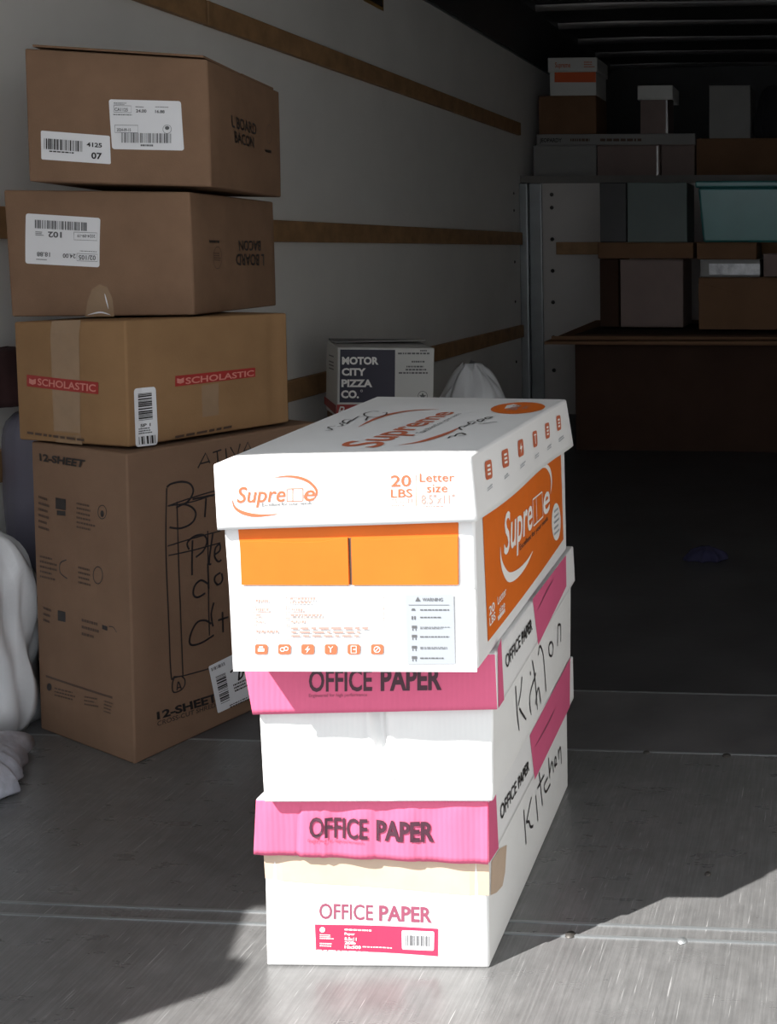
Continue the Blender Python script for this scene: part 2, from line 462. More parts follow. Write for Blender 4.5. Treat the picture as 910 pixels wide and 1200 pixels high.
for z in (1.55, 1.19, 1.10, 0.83, 0.62, 0.30): rivet((XL, 5.95, z), 'x', wall_left, 0.008)
# double steel seam strip across the floor, screws
for k, y in enumerate((1.420, 1.447)):
    setbox('trim_%d' % (15 + k), XL + 0.01, XR - 0.01, y, y + 0.004, -0.002, 0.0016, METAL)
setbox('trim_17', XL + 0.01, XR - 0.01, 2.243, 2.249, -0.002, 0.0010, METAL)
setbox('trim_18', XL + 0.01, XR - 0.01, 1.972, 1.977, -0.002, 0.0007, METAL)
flo = bpy.data.objects['floor']
def screw(px, parent, r=0.008, m=RIVETM):
    p = at_z(px, 0.0); V = []; n = 12
    for rr, h in ((1.0, 0.0), (0.8, 0.002), (0.0, 0.0026)):
        for i in range(n):
            a = 2 * math.pi * i / n; V.append((p[0] + r * rr * math.cos(a), p[1] + r * rr * math.sin(a), 0.0005 + h))
    F = [(j * n + i, j * n + (i + 1) % n, (j + 1) * n + (i + 1) % n, (j + 1) * n + i) for j in range(2) for i in range(n)]
    return link('screw_head', V, F, m, parent, np.zeros(3), smooth=True)
screw((668, 1096), flo, 0.0075); screw((799, 1103), flo, 0.007, METAL); screw((829, 1025), flo, 0.005); screw((851, 886), flo, 0.008); screw((757, 882), flo, 0.006)
# unseen white panel added under the roof to bounce light onto the walls
setbox('bounce_panel_1', XL + 0.08, XR - 0.06, YD + 0.02, 2.75, 2.03, 2.06, WHITE_LID)
# unseen rear door frame added to shape the sun: header and two side posts
HZ = 1.66
setbox('trim_19', XL - 0.05, XR + 0.05, YD - 0.03, YD, HZ, 2.2, METAL)
JX = -1.372
pts = [(XL - 0.05, -0.06), (JX - 0.10, -0.06), (JX, 1.00)]
for k in range(7):
    a = math.radians(90 * k / 6); pts.append((JX - 0.05 + 0.05 * math.cos(a), 1.00 + 0.05 * math.sin(a)))
pts += [(JX - 0.055, 1.055), (-1.60, 1.27), (JX, 1.31), (JX, HZ), (XL - 0.05, HZ)]  # notch and lean of the left post shaped to cast the floor's shadow edge
n = len(pts); V = [(x, y, z) for y in (YD - 0.03, YD) for x, z in pts]
F = [tuple(range(n)), tuple(reversed(range(n, 2 * n)))] + [(i, (i + 1) % n, n + (i + 1) % n, n + i) for i in range(n)]
structure(link('trim_20', V, F, METAL))
setbox('trim_21', XR - 0.03, XR + 0.05, YD - 0.03, YD, -0.06, HZ, METAL)
# yard behind the truck
v, f = box_vf(-9, 9, -10, 9, -0.95, -0.90); structure(link('ground', v, f, CONCRETE))

# ================================================================== THE FRONT STACK
def win(a, w=0.05):
    a = min(a, 1 - a); return max(0.0, min(1.0, a / w))
def corn(FL, FR, BR, z0, z1, BL=None, dl=(0, 0), dr=(0, 0)):
    FL, FR, BR = [np.array(p, float) for p in (FL, FR, BR)]; BL = FL + BR - FR if BL is None else np.array(BL, float)
    z = z0 if isinstance(z0, (list, tuple)) else [z0] * 4; t = z1 if isinstance(z1, (list, tuple)) else [z1] * 4
    c = {}
    for i, (k, p) in enumerate((('FL', FL), ('FR', FR), ('BR', BR), ('BL', BL))):
        d = np.array(dl if k in ('FL', 'BL') else dr)
        c['B' + k] = (p[0], p[1], z[i]); c['T' + k] = (p[0] + d[0], p[1] + d[1], t[i])
    return c

# ---- bottom case
b3 = Box(corn((-0.717, 1.336), (-0.436, 1.349), (-0.453, 1.834), 0.0, 0.214, dl=(0.003, 0)),
         {'front': lambda a, b: win(a) * win(b) * (0.0012 * math.sin(9 * a) + 0.002 * math.sin(math.pi * b)),
          'right': lambda a, b: win(a) * win(b) * 0.003 * math.sin(math.pi * a)})
def crease(a, c, w, h): return h * max(0.0, 1 - abs(a - c) / w)
def lid3_front(a, b):
    d = win(a) * (crease(a, 0.19, 0.02, -0.0022) + crease(a, 0.205, 0.02, 0.002) + crease(a, 0.288, 0.012, -0.002) + crease(a, 0.30, 0.02, 0.002)
                  + crease(a, 0.52, 0.015, -0.002) + crease(a, 0.70, 0.012, -0.0015) + 0.0012 * math.sin(31 * a))
    return d * (1 if b < 0.8 else max(0, (1 - b) / 0.2))
l3 = Box({'TFL': (-0.719, 1.326, 0.221), 'TFR': (-0.430, 1.340, 0.221), 'TBR': (-0.443, 1.840, 0.222), 'TBL': (-0.742, 1.830, 0.222),
          'BFL': (-0.724, 1.325, 0.151), 'BFR': (-0.431, 1.338, 0.141), 'BBR': (-0.443, 1.842, 0.150), 'BBL': (-0.744, 1.832, 0.152)},
         {'front': lid3_front})
t = thing('copy_paper_case', b3.base(), 'white paper case with creased pink lid and beige tape, lowest in the front stack', 'box', 'pink-lidded office paper cases')
case_low = t
b3.build('body', WHITE_BOX, t)
lid = l3.build('lid', [WHITE_LID, PINK], t, nx=64, open_bottom=True, thick=0.003, bw=0.002, facemat={'front': 1, 'left': 1})
lid['label'] = 'creased pink and white lid'
F = b3.f['front']
tp = Print(F, 0.0007).rect([(309, 1000), (573, 1010), (573, 1049), (311, 1029)], 12, 4).build('packing_tape', TAPE_BEIGE, t, 'beige packing tape')
pr = Print(b3.f['right'], 0.0007); pr.poly([(574, 1049), (581, 1046), (588, 1038), (591, 1022), (593, 990), (584, 995), (575, 1010)])
pr.build('packing_tape', TAPE_BEIGE, t, 'beige packing tape')
Print(F).text('OFFICE', [(374, 1058), (437, 1060), (437, 1078), (374, 1076)], 0.012).text('PAPER', [(444, 1060.3), (506, 1062.6), (506, 1080.5), (444, 1078.3)], 0.03).build('lettering', MAUVE, t, 'mauve lettering OFFICE PAPER')
LQ = [(369, 1083), (513.2, 1088), (513, 1120.2), (370.3, 1113.2)]
lb = Print(F, 0.0006).rect(LQ).build('printed_label', CRIMSON, t, 'crimson printed label')
p = Print(F, 0.0011)
p.oval((378, 1089), 3.2, 3.2)
p.lines([(375, 1094), (392, 1094.7), (392, 1101), (375, 1100.4)], 3, 3).lines([(375, 1104), (394, 1104.6), (394, 1110), (375, 1109.4)], 2, 4)
p.lines([(404, 1087.5), (441, 1089), (441, 1092.5), (404, 1091)], 1, 5).text('Paper', [(404, 1092), (416, 1092.5), (416, 1095.5), (404, 1095)], 0.02)
p.text('8.5x11', [(404, 1097.6), (418, 1098.2), (418, 1101.8), (404, 1101.2)], 0.03).text('20lb', [(404, 1102.3), (417, 1102.8), (417, 1106.2), (404, 1105.7)], 0.03)
p.text('10x500', [(404, 1107), (423, 1107.8), (423, 1111.4), (404, 1110.6)], 0.03).lines([(425, 1108), (462, 1109.6), (462, 1112), (425, 1110.4)], 1, 6).lines([(372, 1112), (446, 1115.3), (446, 1117.3), (372, 1114)], 1, 9, 0.4)
p.build('printing', WHITE_INK, lb, 'small white print')
SQ = [(470.8, 1089.5), (508.8, 1091), (508.4, 1113.6), (471.2, 1112)]
Print(F, 0.0011).rrect(SQ, 0.08).build('barcode_sticker', STICKER, lb)
Print(F, 0.0015).bars([(475, 1095), (504, 1096.3), (504, 1108.3), (475, 1107.2)], 12, 4).build('barcode', GREY_INK, lb)
FL_ = l3.f['front']
Print(FL_, 0.0014).text('OFFICE', [(362.6, 957), (431, 959), (431, 982.8), (362.6, 980.5)], 0.02).text('PAPER', [(441, 959.5), (508.6, 962), (508.6, 985), (441, 983)], 0.035).build('lettering', PLUM, lid, 'dark lettering OFFICE PAPER')
Print(FL_, 0.0014).text('Engineered for high performance', [(361, 982.5), (426, 985), (426, 988.4), (361, 986)]).build('lettering', MAUVE, lid)
FR_ = l3.f['right']
Print(FR_, 0.0005).poly([(571.5, 941), (580.5, 930), (583.5, 994), (572, 1012)]).build('pink_corner', PINK_INK, lid)
wrap3 = Print(FR_, 0.0005).poly([(620, 862), (667.5, 771), (667, 828), (626, 914)])
wrap3.build('pink_panel', PINK_INK, lid)
Print(FR_, 0.001).text('OFFICE', [(585, 945), (604, 914), (604.5, 928), (586, 962)], 0.012).text('PAPER', [(606, 911), (618.8, 889.5), (619.2, 902), (606.5, 924.5)], 0.03).build('lettering', BLACK, lid, 'black lettering OFFICE PAPER')
Print(FR_, 0.001).stroke([(649.6, 830), (641, 848), (626, 875)], 0.004, taper=True).build('hand_slit', MAUVE, lid)
hw = Print(b3.f['right'], 0.0007)
W = 0.004
for s_ in ([(613, 949), (614.4, 968), (615.8, 989)], [(622, 934), (616, 964)], [(616, 964), (619, 963), (621, 969), (624, 968)], [(627, 932), (629.6, 962)],
           [(631, 905), (633, 925), (635, 944)], [(629, 924), (637, 908)], [(641, 911), (637, 921), (639, 928), (644, 919)], [(642, 888), (643.5, 912)], [(643.5, 906), (646, 893), (648, 905)],
           [(649.5, 900), (651, 890), (649.5, 888), (649, 897), (652, 895)], [(654, 890), (653.5, 878)], [(653.7, 884), (656, 876), (657, 895)]):
    hw.stroke(s_, W)
hw.build('handwriting', MARKER, t, 'marker handwriting Kitchen')

# ---- middle case
def b2_front(a, b):
    c0 = 0.50 + 0.03 * (1 - b)
    d = crease(a, c0, 0.045, -0.010) + crease(a, c0 + 0.035, 0.03, 0.006) + crease(a, c0 - 0.04, 0.03, 0.003)
    d += crease(b, 0.74 + 0.35 * (a - 0.4), 0.09, -0.005) * max(0, 1 - abs(a - 0.42) / 0.12)
    d += 0.0015 * math.sin(23 * a) * b + crease(a, 0.64, 0.01, 0.002) * b
    d -= 0.004 * math.exp(-((b - 0.10) / 0.05) ** 2)
    return win(a, 0.04) * win(b, 0.06) * d
b2 = Box(corn((-0.702, 1.314), (-0.423, 1.334), (-0.445, 1.83), 0.2235, 0.402, dl=(-0.004, 0), dr=(0.003, 0)), {'front': b2_front,
         'right': lambda a, b: win(a) * win(b) * (crease(b, 0.35 - 0.5 * a, 0.1, -0.004) + 0.003 * math.sin(3 * a))})
l2 = Box({'TFL': (-0.719, 1.305, 0.408), 'TFR': (-0.414, 1.325, 0.412), 'TBR': (-0.440, 1.838, 0.409), 'TBL': (-0.747, 1.838, 0.409),
          'BFL': (-0.708, 1.304, 0.338), 'BFR': (-0.412, 1.324, 0.344), 'BBR': (-0.438, 1.840, 0.351), 'BBL': (-0.745, 1.840, 0.345)})
t = thing('copy_paper_case', b2.base(), 'crushed white paper case with a pink lid, second from the floor in the front stack', 'box', 'pink-lidded office paper cases')
b2.build('body', WHITE_BOX, t, nx=60, nz=24)
lid = l2.build('lid', [WHITE_LID, PINK], t, open_bottom=True, thick=0.003, bw=0.002, facemat={'front': 1, 'left': 1}); lid['label'] = 'pink and white lid'
FL_ = l2.f['front']
Print(FL_).text('OFFICE', [(362, 785), (436, 783), (436, 808.8), (362, 810)], 0.02).text('PAPER', [(446, 782.7), (517.5, 780.5), (517.5, 807.2), (446, 808.5)], 0.035).build('lettering', PLUM, lid, 'dark lettering OFFICE PAPER')
Print(FL_).text('Engineered for high performance', [(362, 813), (430, 811.8), (430, 815.6), (362, 816.8)]).build('lettering', MAUVE, lid)
FR_ = l2.f['right']
Print(FR_, 0.0005).poly([(582.5, 760), (586.5, 748), (590, 820), (583.3, 830)]).build('pink_corner', PINK_INK, lid)
w2 = Print(FR_, 0.0005).poly([(623.5, 702), (662.5, 650.5), (663, 687), (630, 756)])
w2.build('pink_panel', PINK_INK, lid)
Print(FR_, 0.001).text('OFFICE', [(591, 769), (608.5, 743), (609, 757.5), (592.3, 784)], 0.012).text('PAPER', [(610, 741), (622, 724), (623, 737), (610.8, 755)], 0.03).build('lettering', BLACK, lid, 'black lettering OFFICE PAPER')
Print(FR_, 0.001).stroke([(647.5, 679), (640, 692), (629, 715)], 0.0035, taper=True).build('hand_slit', MAUVE, lid)
hw = Print(b2.f['right'], 0.0008)
for s_ in ([(603.4, 804), (605, 832), (607.5, 856)], [(610.8, 793), (609.5, 810), (606.4, 827)], [(607.7, 830), (611, 836), (615.6, 843)], [(621.6, 838), (620, 816), (626, 793), (627, 788)],
           [(620.5, 787), (621, 791)], [(623, 774), (626, 795), (629, 832)], [(626.5, 826), (630, 806), (633, 824)], [(630, 768), (632, 757), (636, 770), (639, 810)],
           [(645, 752), (642.5, 757), (643, 767), (646, 768), (647.5, 758), (645.5, 752)], [(652.5, 757), (653, 733)], [(653, 733), (656, 733), (656.3, 752)]):
    hw.stroke(s_, 0.0035)
hw.build('handwriting', MARKER, t, 'marker handwriting Kitchen')

# ---- top case
b1 = Box(corn((-0.701, 1.255), (-0.417, 1.270), (-0.442, 1.800), 0.4135, 0.655, dl=(-0.010, 0), dr=(-0.002, 0)),
         {'front': lambda a, b: win(a) * win(b) * 0.0015 * math.sin(math.pi * b), 'right': lambda a, b: win(a) * win(b) * 0.003 * math.sin(math.pi * a)})
l1 = Box({'TFL': (-0.714, 1.247, 0.655), 'TFR': (-0.418, 1.260, 0.666), 'TBR': (-0.433, 1.775, 0.662), 'TBL': (-0.741, 1.775, 0.664),
          'BFL': (-0.711, 1.245, 0.579), 'BFR': (-0.412, 1.259, 0.590), 'BBR': (-0.431, 1.812, 0.582), 'BBL': (-0.745, 1.812, 0.582)},
         {'top': lambda a, b: win(a, 0.2) * win(b, 0.2) * 0.004,
          'front': lambda a, b: -0.0015 * win(a) * math.sin(math.pi * b),
          'right': lambda a, b: win(a, 0.1) * (1 - b) * 0.004 * math.sin(7 * a)})
t = thing('copy_paper_case', b1.base(), 'white and orange letter-size copy paper case lying on top of the front stack', 'box')
b1.build('body', WHITE_LID, t)
lid = l1.build('lid', WHITE_LID, t, open_bottom=True, thick=0.003, bw=0.003); lid['label'] = 'white lid with orange print'
def swoosh(P, a, w): P.stroke(a, w, taper=True)
def supreme(P, q, boxes, w):
    """the wordmark: S u p r e, two empty frames, e"""
    c = [np.array(x, float) for x in q]
    def at(u, v): return (c[3] * (1 - u) + c[2] * u) * (1 - v) + (c[0] * (1 - u) + c[1] * u) * v
    def sub(u0, u1): return [at(u0, 1), at(u1, 1), at(u1, 0), at(u0, 0)]
    P.text('Supre', sub(0.0, 0.62), 0.012, 0.18); P.text('e', sub(0.86, 1.0), 0.012, 0.18)
    b0, b1_ = 0.64, 0.845
    for seg in ([(b0, 0), (b1_, 0)], [(b1_, 0), (b1_, 0.78)], [(b1_, 0.78), (b0, 0.78)], [(b0, 0.78), (b0, 0)], [(b0 + 0.075, 0), (b0 + 0.075, 0.78)]):
        P.stroke([at(*x) for x in seg], w, curve=False)
F = l1.f['front']
p = Print(F); supreme(p, [(277.5, 570.5), (369, 567.5), (369, 586.5), (277.5, 589)], True, 0.0008)
swoosh(p, [(272, 585), (275, 594), (283, 600), (296, 603.5), (310, 603.7), (327, 602)], 0.0042)
swoosh(p, [(318, 560), (335, 558), (350, 559.5), (362, 564.5), (370, 573), (370.5, 580), (366, 587)], 0.0034)
p.build('lettering', ORANGE_TEXT, lid, 'orange swoosh wordmark')
Print(F).text('Excellent for your needs', [(307, 589.3), (365, 587), (365, 591), (307, 593.5)], 0.012).build('lettering', GREY_INK, lid)
p = Print(F)
p.text('20', [(457.8, 556.8), (481.5, 556.3), (481.5, 569.6), (457.8, 570)], 0.015).text('LBS', [(457.8, 573), (483, 572.5), (483, 582.4), (457.8, 582.8)], 0.015)
p.text('Letter', [(491.5, 554.5), (532.3, 553.8), (532.3, 563.8), (491.5, 564.6)], 0.008).text('size', [(500, 566.8), (524.2, 566.4), (524.2, 576.4), (500, 577)], 0.008)
p.stroke([(487, 556), (487.8, 593)], 0.0008, curve=False)
p.build('lettering', ORANGE_TEXT, lid, 'orange lettering 20 LBS Letter size')
p = Print(F).text('75 GSM', [(458, 584.3), (483, 584), (483, 589.6), (458, 590)]).text('8.5"x11"', [(493.5, 579.6), (532.5, 579), (532.5, 589.6), (493.5, 590.4)], 0.01)
p.lines([(458.5, 591.5), (480, 591.2), (480, 593.2), (458.5, 593.5)], 1, 3, 0.6).lines([(496, 592.3), (530, 591.8), (530, 594), (496, 594.4)], 1, 4, 0.6)
p.build('lettering', ORANGE_PALE, lid, 'pale orange lettering')
F = l1.f['right']
ic = [[(567, 541), (575, 538), (576.5, 560), (568.5, 563)], [(586.8, 528.5), (594.5, 525), (596, 546), (588.4, 549)], [(605.8, 516.5), (612, 514), (613.3, 533), (607, 536.5)],
      [(623, 506), (628.3, 504), (629.2, 522.5), (624.4, 525)], [(637.6, 496.5), (642.7, 494.8), (643.6, 512.5), (638.9, 515)], [(650.8, 488), (655.8, 486), (657, 503), (652.2, 505.5)]]
p = Print(F); g = Print(F, 0.001); cpt = Print(F)
for k, q in enumerate(ic):
    p.rrect(q, 0.22)
    if k == 2: g.poly([tuple(np.array(q[0]) * (1 - a) * b + np.array(q[1]) * a * b + np.array(q[2]) * a * (1 - b) + np.array(q[3]) * (1 - a) * (1 - b)) for a, b in ((0.55, 0.85), (0.25, 0.45), (0.48, 0.45), (0.4, 0.15), (0.75, 0.6), (0.52, 0.6))])
    elif k == 3: g.part(q, 0.44, 0.56, 0.2, 0.7); g.part(q, 0.25, 0.75, 0.72, 0.8)
    else:
        for a in range(3): g.part(q, 0.28, 0.72, 0.22 + 0.22 * a, 0.34 + 0.22 * a)
    x, y = q[3]; cpt.lines([(x + 2, y + 8.5), (x + 8, y + 3), (x + 8, y + 9), (x + 2, y + 14)], 2, k)
p.build('icon_tiles', ORANGE_TEXT, lid); g.build('icon_marks', WHITE_INK, lid); cpt.build('icon_captions', PALE_GREY, lid)
F = l1.f['top']
p = Print(F, 0.0006)
p.text('Supreme', [(390, 525), (507, 484), (534, 483), (441, 525)], 0.015, 0.18)
swoosh(p, [(420, 500.5), (440, 491), (462, 484.5), (488, 481), (514, 480)], 0.010); swoosh(p, [(467, 522), (490, 518.5), (508, 513.5), (525, 507.5), (538, 501.5)], 0.010)
p.build('lettering', ORANGE_TEXT, lid, 'orange wordmark on the lid top')
Print(F, 0.0006).text('Excellent for your needs', [(486, 508), (534, 485.5), (541, 484.5), (497, 507)]).build('lettering', GREY_INK, lid)
ov = Print(F, 0.0006).oval((606.5, 478.5), 32, 6.6, tilt=-0.05).build('round_emblem', ORANGE, lid)
Print(F, 0.001).text('20LB', [(592, 481.5), (602, 475.5), (611, 475.2), (604, 481.3)], 0.02).lines([(610, 480), (617, 475.5), (622, 475.5), (617, 480)], 3, 6).build('printing', ORANGE_PALE, ov)
hw = Print(F, 0.0009)
for s_ in ([(448, 484.5), (453, 484), (450, 487.5), (438, 489.5), (428, 488), (427, 485), (436, 482.6), (444, 482.8)], [(431, 489), (428, 493)], [(420, 488.5), (411, 494)], [(411, 492), (404, 492.5), (401, 495), (406, 496.5), (411, 493), (406, 497.5)],
           [(404, 495.5), (398, 496.8), (402, 499), (395, 500.4)], [(393, 499.8), (384, 501.2), (389, 504), (381, 505.6)],
           [(577, 489), (571, 491.5), (568, 490.2), (575, 488.6)], [(567, 492), (563, 494.6), (559, 493), (566, 491.2)], [(557, 495), (552, 497.8), (548, 495.6), (556, 494.2)], [(549, 498), (543, 501)], [(545, 499.6), (538, 501.4), (541, 504.6)], [(560, 497.5), (582, 494.8)],
           [(541, 507.5), (535, 509.5), (533, 512)], [(534, 511.5), (528, 511.7), (525, 514)], [(541, 508), (545, 510), (537, 511.5)]):
    hw.stroke(s_, 0.0022)
hw.build('handwriting', MARKER, lid, 'marker handwriting')
# body print, front
F = b1.f['front']
Print(F, 0.0006).rect([(279, 618), (537, 612), (537.5, 684.5), (285.5, 685)], 12, 6).build('orange_panel', ORANGE, t, 'orange printed panel')
# the two flaps that meet in the middle
def flap(pts, name, off):
    n = len(pts); A = [F.P(*F.uv(p), 0.0008) for p in pts]; B = [F.P(*F.uv(p), off) for p in pts]
    return link(name, A + B, [tuple(range(n, 2 * n))] + [(i, (i + 1) % n, n + (i + 1) % n, n + i) for i in range(n)], ORANGE, t, base_of(t))
flap([(284, 684.8), (409.5, 685), (408, 629.5), (394, 631), (378, 634.5), (345, 635.5), (310, 633.5), (282, 634.5)], 'end_flap', 0.0026)
flap([(413.6, 685), (537.2, 684.6), (536.8, 627.5), (490, 629.5), (440, 631.8), (412, 630.5)], 'end_flap', 0.0026)
Print(F, 0.0009).poly([(408.2, 630), (412, 630), (413.6, 685), (410.6, 685)]).build('flap_gap', FAINT_BROWN, t)
pan = []
q0 = [(269.5, 690), (272, 687.4), (278, 686.6), (548, 686.2), (554, 687.5), (557.5, 691.5), (559.2, 786.6), (274.2, 785.8)]
n = len(q0); A = [F.P(*F.uv(p), 0.0004) for p in q0]; B = [F.P(*F.uv(p), 0.0022) for p in q0]
pnl = link('lower_flap', A + B, [tuple(reversed(range(n, 2 * n)))] + [(i, (i + 1) % n, n + (i + 1) % n, n + i) for i in range(n)], WHITE_LID, t, base_of(t))
O = 0.0028
p = Print(F, O)
def hl(x0, x1, y, d=0.0): p.stroke([(x0, y), (x1, y + d)], 0.0008, curve=False)
for y in (697, 710.3, 717, 723.5, 731.8, 749): hl(298 + (y - 697) * 0.04, 450 + (y - 697) * 0.03, y, 0.3)
for x, d in ((298, 2.1), (336.4, 1.6), (450, 1.6)): p.stroke([(x, 697), (x + d, 749.2)], 0.0008, curve=False)
p.lines(rq(301, 701, 322, 706), 1, 1, 0.6).lines(rq(341, 699.5, 371, 708), 2, 2).lines(rq(301, 712, 322, 716), 1, 3, 0.6).lines(rq(341.5, 712, 362, 716), 1, 4, 0.6)
p.lines(rq(301, 718.5, 308, 722.5), 1, 5, 0.6).lines(rq(341.5, 718.5, 381, 722.5), 1, 6, 0.6).lines(rq(301, 726, 315, 730), 1, 7, 0.6).lines(rq(342, 726, 366, 730), 1, 8, 0.6).lines(rq(302, 737, 333, 742), 1, 9, 0.6).lines(rq(342, 734, 448, 747), 3, 10)
p.build('specification_table', ORANGE_PALE, pnl)
p = Print(F, O); g = Print(F, O + 0.0004); c_ = Print(F, O)
for k, (x0, x1) in enumerate(((299.8, 314.6), (326.9, 341.7), (354, 369), (381.3, 395.7), (408, 422.8), (435.3, 450))):
    q = rq(x0, 754, x1, 765.8); p.rrect(q, 0.2); xm = (x0 + x1) / 2
    if k == 0: g.part(q, .25, .75, .3, .6); g.part(q, .35, .65, .66, .8)
    elif k == 1: g.ring((xm - 2, 760), 2.6, 2.2, 0.0009); g.ring((xm + 2, 759), 2.6, 2.2, 0.0009)
    elif k == 2: g.poly([(xm + 1.5, 755.5), (xm - 3, 760.5), (xm - .3, 760.5), (xm - 1.5, 764.5), (xm + 3, 759), (xm + .3, 759)])
    elif k == 3: g.part(q, .46, .54, .2, .6); g.stroke([(xm - 2.5, 756.5), (xm, 759), (xm + 2.5, 756.5)], 0.0009, curve=False)
    elif k == 4: g.stroke([(xm - 3, 756), (xm + 3, 756), (xm + 3, 764), (xm - 3, 764), (xm - 3, 756)], 0.0008, curve=False); g.stroke([(xm + 3, 760), (xm - 0.5, 760)], 0.0012, curve=False)
    else: g.ring((xm, 760), 3.4, 3.4, 0.0009); g.stroke([(xm - 2.2, 762.2), (xm + 2.2, 757.8)], 0.0009, curve=False)
    c_.text(('FAX', 'COPY', 'LASER', 'INKJET', '2-SIDED', 'ACID-FREE')[k], rq(xm - (4, 5, 6, 6, 8, 9.5)[k], 770.5 if k != 4 else 768.5, xm + (4, 5, 6, 6, 8, 9.5)[k], 773.6 if k != 4 else 771.4))
    if k == 4: c_.text('COPYING', rq(xm - 8, 773, xm + 8, 776))
p.build('icon_tiles', ORANGE_TEXT, pnl); g.build('icon_marks', WHITE_INK, pnl); c_.build('icon_captions', ORANGE_PALE, pnl)
wp = Print(F, O).rect([(475.4, 696), (532, 695.7), (534, 777), (478, 777.4)]).build('warning_panel', PALE_GREY, pnl, 'pale grey warning panel')
p = Print(F, O + 0.0004)
p.poly([(487.3, 703.7), (493.6, 703.6), (490.2, 698.3)]).text('WARNING', rq(495.8, 699.6, 519.5, 703.6), 0.01)
p.stroke([(479.5, 708), (527, 708)], 0.0005, curve=False)
for k, y in enumerate((714.3, 723, 735, 745.7, 758.6, 770.7)):
    if k == 0: p.poly([(482.6, 714.5), (487.6, 714.5), (486.6, 712), (483.6, 712)])
    elif k == 1: p.part(rq(483, y - 2, 488, y + 2), 0, .35, 0, 1); p.part(rq(483, y - 2, 488, y + 2), .6, .95, 0, 1)
    else: p.part(rq(483, y - 3.2, 489.5, y + 3), 0.05, .95, .45, .95); p.part(rq(483, y - 3.2, 489.5, y + 3), .15, .3, 0, .4); p.part(rq(483, y - 3.2, 489.5, y + 3), .7, .85, 0, .4)
    p.lines(rq(493, y - 1.6, 528, y + 1.6), 2 if k in (2, 4) else 1, 20 + k, 0.45)
p.build('warning_print', GREY_INK, wp)
# body print, right
F = b1.f['right']
op = Print(F, 0.0006)
op.rect([(564.5, 600), (656, 520), (659.5, 632), (571, 752)], 8, 8)
op = op.build('orange_panel', ORANGE, t, 'orange printed panel')
p = Print(F, 0.0011); supreme(p, [(588.5, 603), (642, 562), (643.5, 597), (589.5, 651)], True, 0.0022)
swoosh(p, [(585, 641), (586, 657), (590, 670), (596, 676.5), (606, 671.5), (616, 659.5), (623, 646)], 0.0125)
swoosh(p, [(633.5, 548), (639, 546.5), (643.5, 553), (645, 565), (643.8, 579)], 0.009)
p.oval((650.6, 611.5), 5.2, 22)
p.text('20', [(571.5, 712), (578, 704), (578.6, 714), (572, 722)], 0.02).text('LBS', [(572, 724.5), (578.8, 716), (579.4, 725), (572.6, 734)], 0.02).text('Letter', [(581.5, 699.5), (591.5, 686.5), (592, 696), (582, 709)], 0.01).text('size', [(583.5, 711.5), (590, 703.5), (590.5, 710.5), (584, 719)], 0.01).lines([(582, 722), (591.5, 710), (592, 716), (582.6, 729)], 1, 5, 0.7)
p.build('lettering', WHITE_INK, op, 'white wordmark')
Print(F, 0.0011).text('Excellent for your needs', [(607.5, 638.5), (640.5, 604), (641, 609), (608, 645)], 0.01).build('lettering', FAINT_BROWN, op)
Print(F, 0.0015).lines([(648, 598), (654, 592), (654, 625), (648, 631)], 5, 8, 0.4).build('printing', PALE_GREY, op)

# ================================================================== THE LEFT STACK
# ---- shredder carton
sh = Box({'BFL': (-1.496, 2.0, 0), 'BFR': (-1.228, 1.867, 0), 'BBR': (-1.106, 2.215, 0), 'BBL': (-1.374, 2.348, 0),
          'TFL': (-1.489, 2.0, 0.545), 'TFR': (-1.221, 1.867, 0.5485), 'TBR': (-1.062, 2.242, 0.5485), 'TBL': (-1.33, 2.375, 0.545)},
         {'front': lambda a, b: win(a) * win(b) * 0.003 * math.sin(math.pi * a), 'right': lambda a, b: win(a) * win(b) * 0.004 * math.sin(math.pi * b)})
t = thing('shredder_carton', sh.base(), 'tall brown shredder carton with marker handwriting, at the bottom of the left stack', 'box')
sh.build('body', KRAFT_DULL, t)
F = sh.f['front']
Print(F).text('12-SHEET', [(46, 531), (100.5, 539), (98, 547.5), (47, 539.5)], 0.04).build('lettering', BLACK, t, 'black lettering 12-SHEET')
r = [rq(45.5, 580, 58, 622, 4), rq(90, 588, 113, 621, 5), rq(47, 650, 68, 679, 5), rq(92, 663, 108, 686, 4), rq(51, 710, 62, 731, 4), rq(96, 724, 118, 748, 6), rq(64, 805, 92, 817, 7), rq(99, 815, 116, 828, 3), rq(122, 820, 134, 836, 4)]
for k, q in enumerate(r): Print(F).lines(q, (6, 6, 5, 4, 3, 3, 3, 3, 4)[k], 30 + k, 0.4).build('text_block', FAINT_BROWN, t)
for d_ in (Print(F).part(rq(65.5, 583, 77.5, 596, 2), 0, 1, 0, 1).part(rq(67, 598, 77, 603.5, 1), 0, 1, 0, 1), Print(F).ring((120, 600), 5, 8, 0.0015).oval((120, 602), 2, 4),
           Print(F).stroke([(78, 656), (71, 660), (71, 671), (79, 678)], 0.002), Print(F).ring((115, 674), 5.5, 10, 0.0016), Print(F).part(rq(68, 715, 77, 727, 2), 0, 1, 0, 1),
           Print(F).part(rq(120, 732, 126, 737, 2), 0, 1, 0, 1).stroke([(128, 734), (133, 735), (137, 741)], 0.0015), Print(F).oval((58, 805), 2.8, 4.5)):
    d_.build('pictogram', BLACK, t)
Print(F).stroke([(54, 792), (94, 805.5), (132, 817.5)], 0.004, curve=False).build('printed_rule', FAINT_BROWN, t)
F = sh.f['right']
p = Print(F)
